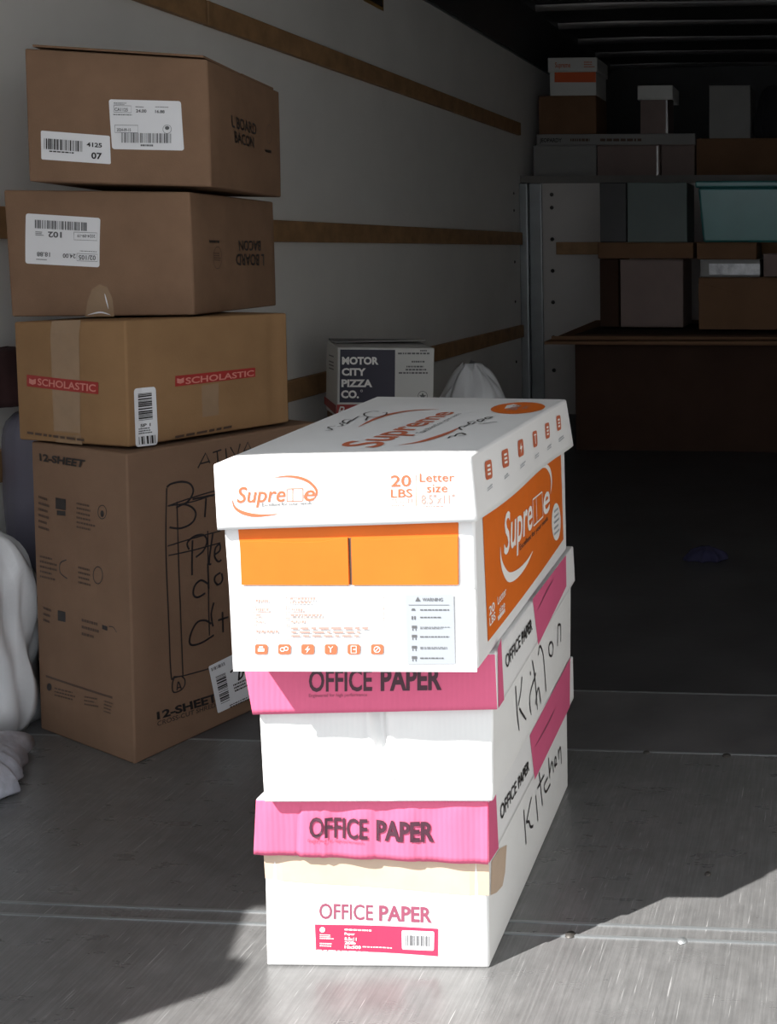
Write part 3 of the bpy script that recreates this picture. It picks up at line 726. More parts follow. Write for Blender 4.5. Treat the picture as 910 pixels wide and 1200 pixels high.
for s_ in ([(231.5, 548.5), (240.5, 531), (245.5, 542.5)], [(234.5, 543.5), (245.5, 540.5)], [(249, 530.5), (259, 527)], [(254, 529), (255.5, 545)], [(264, 525.5), (265.5, 541)], [(269.5, 524), (277, 537), (281, 520)], [(283, 534), (290, 518), (295, 530)], [(285, 529), (293, 526)]):
    p.stroke(s_, 0.0028, curve=False)
p.text('12-SHEET', [(183, 834.5), (253, 812), (254.5, 821.5), (184, 843)], 0.04)
p.text('CROSS-CUT SHREDDER', [(184, 845.5), (266, 819), (266, 824), (184, 851)])
p.build('printing', BLACK, t)
p = Print(F)
for s_ in ([(195, 572), (194, 640), (197, 720), (200, 790), (203, 794), (208, 793)], [(207, 588), (209, 660), (212, 740), (214, 792)], [(243, 622), (244, 700), (245, 745)], [(196, 593), (225, 583), (252, 575)], [(197, 593), (225, 588), (252, 579)],
           [(196, 640), (225, 631), (258, 622)], [(197, 651), (225, 645), (258, 636)], [(203, 793), (214, 792), (243, 784), (252, 780)], [(204, 794), (201.5, 802), (203, 811), (211, 809), (216, 803), (216, 796), (212, 792)], [(207, 809), (208.5, 799), (212, 807)], [(208, 806), (211, 805)]):
    p.stroke(s_, 0.0024)
p.build('outline_drawing', MARKER, t)
hw = Print(F, 0.0009)
for s_ in ([(195, 571), (200, 567), (212, 564.5), (222, 567), (226, 575), (222, 585), (215, 591)], [(206, 595), (215, 591), (225, 595), (229, 603), (224, 613), (211, 619), (198, 618)], [(225, 585), (250, 580)], [(241, 584), (239.5, 606)],
           [(225, 633), (224.5, 655), (224.5, 674)], [(221, 644), (219, 636), (228, 628), (238, 627), (242, 634), (238, 645), (229, 653)], [(249, 625), (246, 645), (244.5, 660), (247, 661)], [(251, 650), (257, 645), (257, 638), (252, 642), (251, 652), (255, 658), (259, 656)],
           [(243, 684), (235, 680), (228, 686), (226, 696), (231, 700), (240, 695)], [(243, 660), (244, 690)], [(258, 671), (252, 675), (251, 681), (255, 685), (260, 680), (259, 672)],
           [(250, 706), (247, 720), (249, 734)], [(247, 731), (240, 727), (231, 729), (224, 740), (221.5, 752), (226, 756), (238, 752), (250, 744)], [(260, 717), (261, 741)], [(255, 727), (267, 723)]):
    hw.stroke(s_, 0.0036)
hw.build('handwriting', MARKER, t, 'black marker handwriting')
SQ = [(243.5, 781), (292, 757), (305, 812), (254.6, 836)]
st = Print(F, 0.0012).rrect(SQ, 0.03).build('label_sticker', STICKER, t, 'white shipping label')
p = Print(F, 0.0017)
p.bars([(246.5, 783), (262, 775.5), (263.2, 779), (247.5, 786.5)], 14, 5)
p.bars([(251.5, 792), (263, 787), (268.5, 820), (258, 825)], 16, 6, vertical=False)
p.stroke([(269, 788), (273, 784)], 0.004).stroke([(279, 795), (280, 786), (284, 784), (283, 792), (278, 797)], 0.004)
p.lines([(272, 802), (292, 793), (294, 803), (275, 812)], 3, 7).lines([(268, 826), (296, 813), (297, 818), (269, 830)], 2, 8)
p.build('printing', BLACK, st)

# ---- red-label carton
sc = Box({'BFL': (-1.508, 1.995, 0.549), 'BFR': (-1.238, 1.90, 0.5545), 'BBR': (-1.098, 2.2, 0.5545), 'BBL': (-1.368, 2.295, 0.550),
          'TFL': (-1.508, 1.995, 0.766), 'TFR': (-1.236, 1.90, 0.776), 'TBR': (-1.097, 2.2, 0.7725), 'TBL': (-1.369, 2.295, 0.7705)},
         {'front': lambda a, b: win(a) * win(b) * 0.004 * math.sin(math.pi * a), 'right': lambda a, b: win(a) * win(b) * (0.005 * math.sin(math.pi * a) + crease(a, 0.08, 0.05, -0.002) + crease(a, 0.9, 0.05, -0.003))})
t = thing('book_carton', sc.base(), 'warm brown carton with two red name strips, second from the floor in the left stack', 'box')
sc.build('body', KRAFT_WARM, t, nx=24, ny=30, nz=12)
F = sc.f['front']
Print(F, 0.0005).rect([(61, 376), (95, 375), (97, 521), (66, 518)], 4, 10).build('packing_tape', TAPE_CLEAR, t, 'glossy clear tape down the middle')
q = [(32, 439), (115.7, 448), (115.7, 462), (32, 452.5)]
st = Print(F, 0.001).rect(q).build('name_strip', RED, t, 'red name strip')
p = Print(F, 0.0015).text('SCHOLASTIC', [(45, 443), (113, 450.5), (113, 459), (45, 451)], 0.02); p.poly([(35, 443), (39, 445), (43, 443.7), (43, 449.5), (39, 450.8), (35, 448.8)])
p.build('lettering', RED_PALE, st, 'pale lettering SCHOLASTIC')
Print(F, 0.0006).lines([(32, 505), (115, 516), (115, 520), (32, 509)], 1, 12, 0.7).build('printing', FAINT_BROWN, t)
F = sc.f['right']
q = [(204.9, 440.6), (298.7, 430.7), (298.7, 441.4), (204.9, 453)]
st = Print(F, 0.0006).rect(q).build('name_strip', RED, t, 'red name strip')
p = Print(F, 0.001).text('SCHOLASTIC', [(217, 442.5), (297, 433.5), (297, 440.2), (217, 450)], 0.02); p.poly([(207, 443.3), (211, 444.3), (215, 442.3), (215, 448), (211, 449.6), (207, 448.8)])
p.build('lettering', RED_PALE, st, 'pale lettering SCHOLASTIC')
Print(F, 0.0006).lines([(205, 510.5), (299, 492.5), (299, 496.5), (205, 514.5)], 1, 14, 0.7).build('printing', FAINT_BROWN, t)
Print(F, 0.0005).rect([(236, 452), (256, 449), (256, 486), (237, 489)], 4, 4).build('packing_tape', TAPE_CLEAR, t)
st = Print(F, 0.0008).rrect([(156.4, 455.5), (182, 453), (184.3, 521), (158.6, 524)], 0.06).build('barcode_sticker', STICKER, t)
p = Print(F, 0.0012).bars([(161, 460), (177, 458), (178.5, 491), (162, 493)], 16, 8, vertical=False)
p.text('SP 1', [(164, 497), (176, 495.5), (176, 499), (164, 500.5)], 0.03).lines([(162, 502), (178, 500), (178, 508), (162, 510)], 3, 9).bars([(162, 512), (182, 509.5), (182.6, 519), (162.4, 521)], 7, 10)
p.build('barcode', BLACK, st)

# ---- the two identical cartons above
def stk(F, parent, q, r=0.05): return Print(F, 0.0006).rrect(q, r).build('label_sticker', STICKER, parent)
k2 = Box({'BFL': (-1.538, 2.03, 0.7735), 'BFR': (-1.1955, 2.045, 0.777), 'BBR': (-1.2545, 2.47, 0.7735), 'BBL': (-1.597, 2.455, 0.7735),
          'TFL': (-1.543, 2.03, 1.008), 'TFR': (-1.197, 2.045, 1.004), 'TBR': (-1.255, 2.47, 1.003), 'TBL': (-1.60, 2.455, 1.005)},
         {'front': lambda a, b: win(a) * win(b) * 0.004 * math.sin(math.pi * b), 'top': lambda a, b: win(a, 0.3) * win(b, 0.3) * 0.006,
          'right': lambda a, b: win(a) * win(b) * 0.004 * math.sin(math.pi * b)})
t = thing('food_carton', k2.base(), 'brown carton with an upside-down white label, under the topmost box of the left stack', 'box', 'upper brown cartons of the left stack')
k2.build('body', KRAFT, t)
F = k2.f['front']
st = stk(F, t, [(30.5, 250), (117.8, 255.5), (116.7, 313.3), (30, 308.7)])
p = Print(F, 0.0011).bars([(41.3, 257.5), (102.5, 260.8), (102.5, 270.8), (41.3, 267.4)], 34, 12)
def up(s_, x0, y0, x1, y1, b=0.02, dy=0.6): p.text(s_, flip([(x0, y0), (x1, y0 + dy), (x1, y1 + dy), (x0, y1)]), b)
up('102', 56.7, 271.6, 72.7, 278.2, 0.03); up('18.88', 43.7, 295.3, 59, 300.4); up('24.00', 74, 297.2, 89, 302.2); up('02/105', 92.5, 299, 112.5, 304.4, 0.02)
up('2024-09-19', 91, 274.5, 112, 278.2, 0.01)
for q in (rq(87, 272, 114, 281, 1), rq(90.5, 297, 114.5, 305.6, 1)):
    p.stroke(q + [q[0]], 0.0007, curve=False)
p.lines([(94, 293.5), (114, 294.6), (114, 296), (94, 295)], 1, 15).lines([(42, 271), (52, 271.6), (52, 277), (42, 276.4)], 3, 16).lines([(43, 303), (58, 304), (58, 306), (43, 305)], 1, 17)
p.build('printing', GREY_INK, st)
Print(F, 0.0005).poly([(100, 371), (103, 352), (108, 339), (117, 333), (126, 337), (132, 350), (134, 371)]).build('packing_tape', TAPE_CLEAR, t, 'glossy clear tape end')
Print(F, 0.0012).stroke([(123, 344), (125, 352), (127.5, 362)], 0.0025, taper=True).stroke([(103, 369), (118, 366), (130, 369)], 0.003, taper=True).build('painted_glint', STICKER, t)  # white strokes paint the glint on the clear tape
F = k2.f['right']
p = Print(F).text('BACON', flip([(279, 282), (305, 282.5), (305, 294), (280, 294)]), 0.02).text('L BOARD', flip([(276, 298), (309, 298), (309, 311.5), (276.5, 311)]), 0.02)
p.lines([(244.5, 281), (261, 282), (261, 285), (245, 284.3)], 1, 3, 0.9)
p.build('lettering', BLACK, t, 'upside-down black lettering L BOARD BACON')
Print(F).ring((254.5, 302), 5, 13, 0.0012).lines([(250.5, 296), (259, 296.5), (259, 307), (250.5, 306.5)], 4, 4, 0.4).build('emblem', FAINT_BROWN, t)

k1 = Box({'BFL': (-1.4635, 1.99, 1.0215), 'BFR': (-1.158, 2.05, 1.0135), 'BBR': (-1.241, 2.48, 1.0135), 'BBL': (-1.5465, 2.42, 1.0165),
          'TFL': (-1.461, 1.99, 1.258), 'TFR': (-1.158, 2.05, 1.245), 'TBR': (-1.239, 2.48, 1.245), 'TBL': (-1.544, 2.42, 1.256)},
         {'front': lambda a, b: win(a) * win(b) * 0.003 * math.sin(math.pi * b), 'bottom': lambda a, b: win(a, 0.3) * win(b, 0.3) * 0.002,
          'right': lambda a, b: win(a) * win(b) * 0.004 * math.sin(math.pi * b)})
t = thing('food_carton', k1.base(), 'brown carton with two white labels, topmost box of the left stack', 'box', 'upper brown cartons of the left stack')
k1.build('body', KRAFT, t)
# top flaps lifting slightly
T = k1.f['top']
for a0, a1 in ((0.03, 0.97),):
    for b0, b1_, h0, h1 in ((0.02, 0.49, 0.003, 0.002), (0.51, 0.98, 0.002, 0.003)):
        V = [T.P(a, b, h + dz) for dz in (0, 0.004) for a, b, h in ((a0, b0, h0 + 0.002), (a1, b0, h0 + 0.001), (a1, b1_, h1), (a0, b1_, h1 + 0.002))]
        fl = link('flap', V, [(3, 2, 1, 0), (4, 5, 6, 7), (0, 1, 5, 4), (1, 2, 6, 5), (2, 3, 7, 6), (3, 0, 4, 7)], KRAFT, t, base_of(t))
F = k1.f['front']
st = stk(F, t, [(48, 153), (128.8, 159.3), (130, 192.5), (48.6, 186.8)])
p = Print(F, 0.0011).bars([(52, 162), (98, 165.6), (98, 178), (52, 174.6)], 26, 21).text('4125', [(101.8, 166.6), (119.7, 167.9), (119.7, 172.9), (101.8, 171.6)], 0.03)
p.text('07', [(107.2, 178.4), (119.7, 179.3), (119.7, 186.6), (107.2, 185.7)], 0.03).lines([(58, 176.3), (92, 178.8), (92, 180.4), (58, 177.9)], 1, 5, 0.9)
p.build('printing', BLACK, st)
st = stk(F, t, [(127.5, 116.4), (212, 118.6), (215.8, 176.5), (131.5, 174.8)])
p = Print(F, 0.0011).bars([(142.5, 155.6), (202, 156.6), (202, 167.8), (142.5, 167.3)], 34, 22)
p.text('CA1125', [(134.5, 126.2), (150, 126.8), (150, 130.6), (134.5, 130)], 0.02).text('24.00', [(159.5, 128), (171.8, 128.4), (171.8, 132), (159.5, 131.6)], 0.03).text('16.88', [(182, 128.8), (193, 129.2), (193, 132.7), (182, 132.3)], 0.03)
p.text('2024-09-15', [(137, 150.2), (153.5, 150.6), (153.5, 154), (137, 153.6)], 0.02)
for q in (rq(133.7, 123.6, 154, 131.6, 0.6), rq(134.8, 146.6, 161.8, 155.3, 0.4)): p.stroke(q + [q[0]], 0.0007, curve=False)
p.lines(rq(133.5, 120, 149, 123, 0.5), 2, 23).lines(rq(133, 133.6, 157, 135.6, 0.6), 1, 24).lines(rq(159, 124.6, 171, 126.4, 0.4), 1, 25).lines(rq(182, 124.8, 199, 126.4, 0.4), 1, 26).lines(rq(165, 169, 181.5, 171.4, 0.3), 1, 27, 0.9)
p.ring((196, 151.5), 5, 5, 0.0007).oval((196, 150), 2.6, 2.2)
p.build('printing', GREY_INK, st)
F = k1.f['right']
p = Print(F).text('L BOARD', [(270.5, 134.5), (299.6, 145), (300.2, 158), (271.5, 148.6)], 0.02).text('BACON', [(274, 152.6), (297, 161.4), (297.5, 173.4), (275, 166.6)], 0.02)
p.lines([(310.7, 174.8), (320, 176.2), (320, 180.2), (310.7, 178)], 1, 3, 0.95)
p.build('lettering', BLACK, t, 'black lettering L BOARD BACON')
Print(F).ring((315, 157), 3, 11, 0.0012).build('emblem', FAINT_BROWN, t)

# ================================================================== PIZZA CARTON AND WHAT IT STANDS ON
def simple_box(name, C, m, label, cat, group=None, part='body', n=6, bw=0.003, disp=None):
    bx = Box(C, disp); t = thing(name, bx.base(), label, cat, group); bx.build(part, m, t, nx=n, ny=n, nz=n, bw=bw); return bx, t
A = at_y((395.5, 407), 3.28); B = at_y((509, 408), 3.40); D = at_y((382.5, 399), 3.44); ZP = 0.40
E2 = B + D - A
bx = Box({'TFL': A, 'TFR': B, 'TBL': D, 'TBR': E2, 'BFL': (A[0] - 0.008, A[1], ZP), 'BFR': (B[0] - 0.008, B[1], ZP), 'BBL': (D[0] - 0.008, D[1], ZP), 'BBR': (E2[0] - 0.008, E2[1], ZP)})
t = thing('pizza_carton', bx.base(), 'white and navy frozen pizza carton standing by the left wall', 'box')
bx.build('body', PIZZA_WHITE, t)
F = bx.f['front']
nv = Print(F).rect([(398.4, 409.5), (462.8, 410), (462.3, 471.6), (397.6, 471.6)]).build('navy_panel', NAVY, t)
p = Print(F, 0.0011)
for s_, x0, y0, x1, y1 in (('MOTOR', 400.5, 418, 443.3, 426.6), ('CITY', 400.2, 431.2, 428.5, 439.6), ('PIZZA', 399.9, 444.4, 436, 453), ('CO.', 399.5, 457.2, 420.3, 466)): p.text(s_, rq(x0, y0, x1, y1, 0.2), 0.045)
p.ring((423.4, 458), 1.2, 1.2, 0.001)
p.build('lettering', WHITE_INK, nv, 'white lettering MOTOR CITY PIZZA CO.')
p = Print(F).lines(rq(492, 409.8, 503.5, 412), 1, 1, 0.8).lines(rq(466, 413, 503.5, 415.4), 1, 2, 0.8).lines(rq(482, 422.6, 503.5, 425), 1, 3, 0.8).lines(rq(476, 428.4, 503.5, 430.8), 1, 4, 0.8).lines(rq(475, 432, 503.5, 434.4), 1, 5, 0.8).lines(rq(467, 435.8, 503.5, 438.2), 1, 6, 0.8)
p.ring((495, 464), 5.5, 5.5, 0.0016).poly([(495, 460), (496.3, 463), (499, 463), (497, 465), (498, 468), (495, 466.3), (492, 468), (493, 465), (491, 463), (493.7, 463)])
p.build('printing', GREY_INK, t)
rd = Print(F).rect([(394.5, 474), (460, 474), (454, 493), (392.5, 493)]).build('red_band', RED, t)
Print(F, 0.0011).text('Pepperoni', [(396, 476), (452, 476), (450, 487), (395, 487)], 0.01, 0.25).build('lettering', WHITE_INK, rd)
p = Print(bx.f['left']);
for y in (417, 424, 428, 432): p.stroke([(385.5, y - 1), (391, y + 1)], 0.004, curve=False)
p.build('printing', GREY_INK, t)
Print(bx.f['left']).poly([(380, 464), (393.5, 475), (393.5, 486), (380, 473)]).build('red_band', RED, t)
T = bx.f['top']
V = [T.P(a, b, h) for h0 in (0.0, 0.004) for a, b, h in ((0.02, 0.50, 0.003 + h0), (0.98, 0.5, 0.012 + h0), (0.98, 0.99, 0.004 + h0), (0.02, 0.99, 0.003 + h0))]
link('flap', V, [(3, 2, 1, 0), (4, 5, 6, 7), (0, 1, 5, 4), (1, 2, 6, 5), (2, 3, 7, 6), (3, 0, 4, 7)], GREY_BOX, t, base_of(t))
# lower carton
c = [A, B, E2, D]; cen = sum(c) / 4
def grow(p, k): return cen + (p - cen) * k
C = {}
for k, p_ in (('FL', A), ('FR', B), ('BR', E2), ('BL', D)):
    g_ = grow(p_, 0.98); C['T' + k] = (g_[0] - 0.008, g_[1], ZP - 0.001); C['B' + k] = (g_[0] - 0.008, g_[1], 0)
simple_box('cardboard_carton', C, KRAFT_MID, 'plain brown carton on the floor under the pizza carton', 'box')

# ================================================================== BAGS
def blob(name, cx_, cy_, z0, rx, ry, h, m, parent=None, base=None, seed=1, top=1.0, amp=0.10, nu=56, nv=36, fold=0.05, pw=2.4, neck=None):
    """soft closed sack: superelliptic plan, vertical folds, flat bottom"""
    V = []; F = []; off = Vector((seed * 7.3, seed * 3.1, seed * 1.7))
    for j in range(nv + 1):
        v_ = j / nv
        z = h * v_
        if v_ < 0.12: r = 0.86 + 0.14 * math.sin(v_ / 0.12 * math.pi / 2)
        else:
            q = (v_ - 0.12) / 0.88
            r = max(0.0, 1 - q ** pw) ** (1 / 2.2) * (1 - (1 - top) * q)
            if neck and q > neck: r = max(r, 0.13 * (1 + 1.2 * (q - neck)))
        if j == nv and not neck: r = 0.0
        for i in range(nu):
            a = 2 * math.pi * i / nu; c, s_ = math.cos(a), math.sin(a)
            p_ = Vector((c * 1.5, s_ * 1.5, z / max(rx, ry) * 0.8)) + off
            k = 1 + amp * noise.noise(p_ * 1.3) * 1.6 + fold * noise.noise(Vector((c * 6, s_ * 6, z * 6)) + off) + 0.6 * fold * abs(noise.noise(Vector((c * 12, s_ * 12, z * 3)) + off))
            zz = z + (amp * 0.4 * h * noise.noise(p_ * 2.0) if 0 < v_ else 0) * min(1, v_ * 3)
            V.append((cx_ + rx * r * k * c, cy_ + ry * r * k * s_, z0 + max(0, zz)))
    for j in range(nv):
        for i in range(nu): F.append((j * nu + i, j * nu + (i + 1) % nu, (j + 1) * nu + (i + 1) % nu, (j + 1) * nu + i))
    F.append(tuple(reversed(range(nu))))
    if neck: F.append(tuple(nv * nu + i for i in range(nu)))
    return link(name, V, F, m, parent, base if base is not None else (cx_, cy_, z0), smooth=True)
tag(blob('trash_bag', -1.612, 1.995, 0.0, 0.098, 0.092, 0.375, BAGM, seed=3, amp=0.12, fold=0.26, pw=6.0), 'full white plastic bag standing at the left edge beside the tall shredder carton', 'bag')
tag(blob('plastic_sack', -1.600, 2.195, 0.0, 0.078, 0.075, 0.590, LAVENDER, seed=5, amp=0.03, fold=0.05, pw=18.0), 'tall lavender-grey plastic sack behind the white bag at the left edge', 'bag')
tag(blob('cloth_bundle', -1.655, 2.17, 0.590, 0.056, 0.075, 0.115, MAROON, seed=9, amp=0.06, fold=0.06, pw=4.0), 'dark maroon cloth bundle at the left edge on the lavender-grey sack', 'bag')
tag(blob('bubble_wrap', -1.475, 1.745, 0.0, 0.108, 0.135, 0.075, BUBBLE, seed=11, amp=0.16, fold=0.22, pw=2.0, nu=80), 'crumpled grey bubble wrap on the floor at the left edge', 'packaging')
p0 = at_y((543, 470), 3.75)
tag(blob('plastic_bag', p0[0] + 0.02, 3.78, 0.0, 0.20, 0.13, 0.505, BAGM, seed=17, amp=0.16, fold=0.16, pw=1.7, top=0.75, neck=0.80), 'crumpled white plastic bag beside the pizza carton along the left wall', 'bag')
p0 = at_z((826, 655), 0.0)
tag(blob('crumpled_cloth', p0[0], p0[1], 0.0, 0.055, 0.045, 0.035, PURPLE, seed=21, amp=0.25, fold=0.3, pw=2.0), 'small dark blue crumpled cloth alone on the dark floor', 'cloth')

# wall sticker
V = []; F = []
def wallpatch(name, y0, y1, z0, z1, m, parent=None, d=0.001):
    v_, f_ = box_vf(XL, XL + d, y0, y1, z0, z1); return link(name, v_, f_, m, parent, (XL, (y0 + y1) / 2, z0))
STICK_O = mat('amber_sticker_border', (0.30, 0.16, 0.04), 0.4)
a = wallpatch('warning_sticker', 4.09, 4.27, 1.79, 1.905, STICK_O); tag(a, 'small black and amber warning sticker high on the left wall', 'sticker')
wallpatch('black_panel', 4.10, 4.26, 1.803, 1.90, BLACK, a, 0.0018)
for k in range(3): wallpatch('printing', 4.13 + 0.02 * k, 4.22, 1.83 + 0.02 * k, 1.838 + 0.02 * k, PALE_GREY, a, 0.0024)
bpy.context.view_layer.update()
for ch in a.children: ch.location = (0, 0, 0)
for ch, (yy, zz) in zip(a.children, [(4.18, 1.803)] + [((4.13 + 0.02 * k + 4.22) / 2, 1.83 + 0.02 * k) for k in range(3)]):
    ch.location = Vector((XL, yy, zz)) - a.location

# ================================================================== FAR END: CARTONS
def span(x0, x1, y):           # world x from photo columns at a depth
    return at_y((x0, 291), y)[0], at_y((x1, 291), y)[0]
def zrow(yp, y, xp=750): return at_y((xp, yp), y)[2]
def far(name, px0, px1, py0, py1, y, depth, m, label, cat='box', group='cartons at the far end', z0=None, top=None, lidm=None, tape=None):
    xa, xb = span(px0, px1, y); zb = zrow(py1, y, px0) if z0 is None else z0; zt = zrow(py0, y, px0) if top is None else top
    C = corn((xa, y), (xb, y), (xb, y + depth), zb, zt)
    bx, t = simple_box(name, C, m, label, cat, group, n=4, bw=0.004)
    # closing flaps on the top and a strip of tape
    T = bx.f['top']
    if lidm is None:
        for b0, b1_ in ((0.0, 0.495), (0.505, 1.0)):
            V = [T.P(a_, b_, h) for h in (0.0, 0.003) for a_, b_ in ((0, b0), (1, b0), (1, b1_), (0, b1_))]
            link('flap', V, [(3, 2, 1, 0), (4, 5, 6, 7), (0, 1, 5, 4), (1, 2, 6, 5), (2, 3, 7, 6), (3, 0, 4, 7)], m, t, base_of(t))
    if tape:
        Fr = bx.f['front']; u0, u1 = tape
        V = [Fr.P(a_, b_, 0.001) for a_, b_ in ((u0, 0.02), (u1, 0.02), (u1, 0.98), (u0, 0.98))]
        link('packing_tape', V, [(0, 1, 2, 3)], TAPE_GLINT, t, base_of(t))
    return bx, t
G1, G2 = 'cartons on the loft over the cab', 'things stacked on the big dark carton'
LZ = 1.291
bw_, tw = far('flat_carton', 626, 699.5, 171, 204, 6.16, 0.42, GREY_BOX, 'pale carton at the left end of the loft row, below the brown carton', group=G1, z0=LZ)
zt1 = zrow(171, 6.16, 640) + 0.004
b_, t_ = far('cardboard_carton', 700.5, 774, 172, 204, 6.16, 0.42, PINKGREY, 'pinkish grey carton on the loft, second from the left in the bottom row', group=G1, z0=LZ, tape=(0.94, 0.97), top=zt1 - 0.004)
b_, t_ = far('cardboard_carton', 775, 814, 172, 204, 6.16, 0.42, PINKGREY, 'narrow pinkish grey carton on the loft, between a wide one and a dark brown one', group=G1, z0=LZ, top=zt1 - 0.004)
b_, t_ = far('cardboard_carton', 816, 960, 163, 204, 6.16, 0.5, KRAFT_MID, 'wide dark brown carton at the right of the loft row', group=G1, z0=LZ)
zr = zrow(163, 6.16, 816) + 0.004
xa, xb = span(630, 662, 6.17); zf = zt1 + 0.060
bg_, tg = far('board_game_box', 630, 815, 157, 170, 6.17, 0.30, GREY_BOX, 'long flat pale box with black print, lying across the loft cartons', group=G1, z0=zt1, top=zf, lidm=1)
Print(bg_.f['front'], 0.001).text('JEOPARDY', rq(632, 162, 658, 166.5), 0.03).build('lettering', BLACK, tg)
Print(bg_.f['front'], 0.001).lines(rq(668, 162, 699, 166), 1, 4, 0.8).lines(rq(703, 162, 760, 166), 1, 5, 0.8).build('printing', FAINT_BROWN, tg)
bb, tb = far('cardboard_carton', 633, 700, 113, 156, 6.18, 0.28, KRAFT_MID, 'brown carton on the loft directly under the orange-banded white box', group=G1, z0=zf + 0.0005)
zb_ = zrow(113, 6.18, 640) + 0.004
xw0, xw1 = span(645, 702, 6.19)
# small lidded paper case on top
zc0, zc1 = zb_, zrow(68, 6.19, 650)
bx = Box(corn((xw0 + 0.008, 6.19), (xw1 - 0.008, 6.19), (xw1 - 0.008, 6.45), zc0, zc1 - 0.004)); t = thing('copy_paper_case', bx.base(), 'white paper case with an orange band, high on the loft at far left', 'box', G1)
bx.build('body', PIZZA_WHITE, t, nx=4, ny=4, nz=4)
zl = zrow(85, 6.19, 650)
lx = Box(corn((xw0, 6.18), (xw1, 6.18), (xw1, 6.46), zl, zc1)); ld = lx.build('lid', PIZZA_WHITE, t, nx=4, ny=4, nz=4, open_bottom=True, thick=0.003)
Print(bx.f['front'], 0.001).rect([(649.5, 84), (698, 84), (698, 96.5), (649.5, 96.5)]).build('orange_panel', mat('deep_orange_ink', (0.62, 0.09, 0.015), 0.5), t)
Print(lx.f['front'], 0.001).text('Supreme', rq(650, 73, 668, 79), 0.02).build('lettering', ORANGE_TEXT, ld); Print(lx.f['front'], 0.001).lines(rq(684, 72, 697, 80), 3, 3).build('printing', ORANGE_TEXT, ld)
# lidded box in the middle
zs = zf + 0.0005
xm0, xm1 = span(751, 783, 6.20)
bx = Box(corn((xm0, 6.20), (xm1, 6.20), (xm1, 6.42), zs, zrow(102, 6.2, 760))); t = thing('storage_box', bx.base(), 'small brown box with a white lid standing mid-loft on the flat box', 'box', G1)
bx.build('body', PINKGREY, t, nx=4, ny=4, nz=4)
xm0, xm1 = span(748, 789, 6.19)
lx = Box(corn((xm0, 6.19), (xm1, 6.19), (xm1, 6.43), zrow(117, 6.19, 760), zrow(100, 6.19, 760))); ld = lx.build('lid', PIZZA_WHITE, t, nx=4, ny=4, nz=4, open_bottom=True, thick=0.003); ld['label'] = 'white lid'
V = [bx.f['front'].P(a_, b_, 0.001) for a_, b_ in ((0.93, 0.0), (1.0, 0.0), (1.0, 0.8), (0.93, 0.8))]; link('packing_tape', V, [(0, 1, 2, 3)], TAPE_GLINT, t, base_of(t))
b_, t_ = far('cardboard_carton', 831, 879, 101, 160, 6.2, 0.3, GREY_BOX, 'upright pale grey carton on the loft at the right', group=G1, z0=zr)
xg = span(884, 925, 6.22)
tag(blob('coat', (xg[0] + xg[1]) / 2, 6.33, zr, (xg[1] - xg[0]) / 2, 0.10, 0.30, BLACKCLOTH, seed=31, amp=0.1, fold=0.15), 'dark bundled coat on the loft right of the grey carton', 'clothing')
b_, t_ = far('cardboard_carton', 704, 746, 112, 156, 6.70, 0.3, KRAFT_DARK, 'dark carton on the loft behind the gap left of the white-lidded box', group=G1, z0=LZ, top=1.50)

# big dark carton on the floor and its load
YC = 5.0
zt = zrow(392, YC, 750)
xa, xb = at_y((673, 392), YC)[0], 0.30
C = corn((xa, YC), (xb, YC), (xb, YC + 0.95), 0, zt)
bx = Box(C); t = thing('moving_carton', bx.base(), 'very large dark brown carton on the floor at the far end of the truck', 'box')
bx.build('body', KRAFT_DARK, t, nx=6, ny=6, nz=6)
x0 = at_y((644, 392), YC)[0]
v_, f_ = box_vf(x0, xb + 0.02, YC - 0.10, YC + 0.96, zt, zt + 0.012)
v_ = [(x, y, z - (0.028 if y < YC else 0) - (0.010 if x < xa else 0)) for x, y, z in v_]
v_, f_ = merge((v_, f_), box_vf(x0 + 0.01, xb + 0.02, YC - 0.012, YC - 0.002, zt - 0.045, zt - 0.008))
link('flap', v_, f_, KRAFT_MID, t, base_of(t))
ZB = zt + 0.0125
def on(px0, px1, py0, y, d, m, name, label, z0=ZB, **k):
    return far(name, px0, px1, py0, 0, y, d, m, label, group=G2, z0=z0, **k)
on(702, 724, 304, 5.30, 0.3, KRAFT_DARK, 'cardboard_carton', 'narrow dark carton on the big carton, left of the pinkish one')
za = zrow(305, 5.28, 760); on(726, 800, 305, 5.28, 0.3, PINKGREY, 'cardboard_carton', 'pinkish grey carton on the big dark carton')
zq = max(za, zrow(304, 5.30, 710)) + 0.004
b_, t_ = on(700, 812, 285, 5.27, 0.34, KRAFT_MID, 'flat_carton', 'long flat brown carton lying above the pinkish grey carton', z0=zq)
zq2 = zrow(285, 5.27, 750) + 0.004
on(703, 734, 214, 5.30, 0.26, DARKMETAL, 'storage_box', 'dark narrow box left of the grey-green panel box', z0=zq2, lidm=1)
on(735, 805, 214, 5.29, 0.26, GREYTEAL, 'storage_box', 'grey-green box between the dark box and the teal tub', z0=zq2, lidm=1)
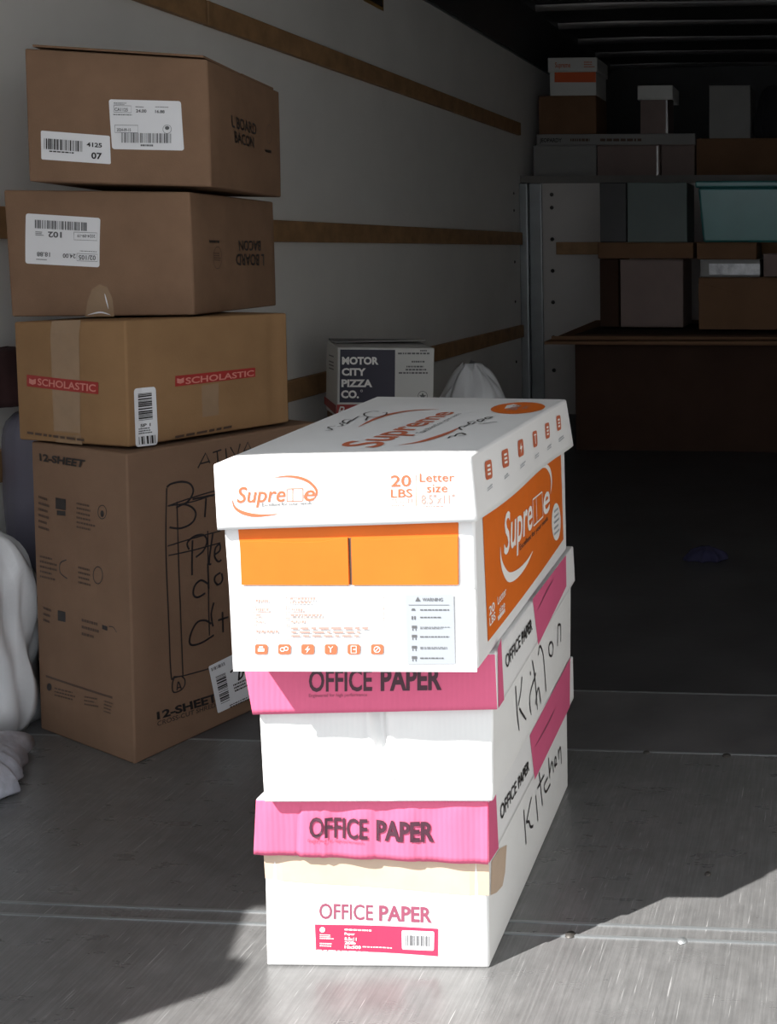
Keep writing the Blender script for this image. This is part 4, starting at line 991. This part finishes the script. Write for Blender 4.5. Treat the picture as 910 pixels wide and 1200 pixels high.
# open-flapped carton, right
y_ = 5.15; zc = zrow(326, y_, 830)
b_, t_ = on(818, 930, 326, y_, 0.4, KRAFT_MID, 'cardboard_carton', 'brown carton with a loose drooping flap on the big dark carton, far right', top=zc)
Fr = b_.f['front']
V = [Fr.P(a_, b2_, h) for h in (0.006, 0.010) for a_, b2_ in ((0.0, 0.55), (0.62, 0.38), (0.60, 0.60), (0.0, 0.92))]
link('flap', V, [(3, 2, 1, 0), (4, 5, 6, 7), (0, 1, 5, 4), (1, 2, 6, 5), (2, 3, 7, 6), (3, 0, 4, 7)], KRAFT_MID, t_, base_of(t_))
zs2 = zc + 0.004
b_, t_ = on(820, 890, 305, 5.18, 0.3, GREY_BOX, 'flat_carton', 'flat pale carton with a shiny tape strip above the flapped carton', z0=zs2)
Fr = b_.f['front']; link('packing_tape', [Fr.P(a_, b2_, 0.001) for a_, b2_ in ((0.15, 0.15), (1, 0.15), (1, 0.8), (0.15, 0.8))], [(0, 1, 2, 3)], TAPE_DULL, t_, base_of(t_))
zs3 = zrow(305, 5.18, 850) + 0.004
b_, t_ = on(816, 886, 285, 5.19, 0.34, KRAFT_MID, 'cardboard_carton', 'shallow brown carton directly under the teal tub', z0=zs3)
zs4 = zrow(285, 5.19, 850) + 0.004
on(894, 925, 298, 5.20, 0.3, PINKGREY, 'cardboard_carton', 'pinkish carton at the right frame edge beside the shallow brown one', z0=zs2)
# teal tub: tapered with rim lid
xt0, xt1 = span(818, 935, 5.2); ztub = zrow(220, 5.2, 850)
C = {'BFL': (xt0 + 0.02, 5.21, zs4), 'BFR': (xt1 - 0.02, 5.21, zs4), 'BBR': (xt1 - 0.02, 5.5, zs4), 'BBL': (xt0 + 0.02, 5.5, zs4),
     'TFL': (xt0, 5.19, ztub), 'TFR': (xt1, 5.19, ztub), 'TBR': (xt1, 5.52, ztub), 'TBL': (xt0, 5.52, ztub)}
bx, t = simple_box('storage_tub', C, TEAL, 'teal plastic storage tub near the right edge under the loft ledge', 'tub', G2, n=4, bw=0.01)
v_, f_ = box_vf(xt0 - 0.012, xt1 + 0.012, 5.178, 5.532, ztub, ztub + 0.03); lo = link('lid', v_, f_, TEAL, t, base_of(t)); bevel(lo, 0.008)
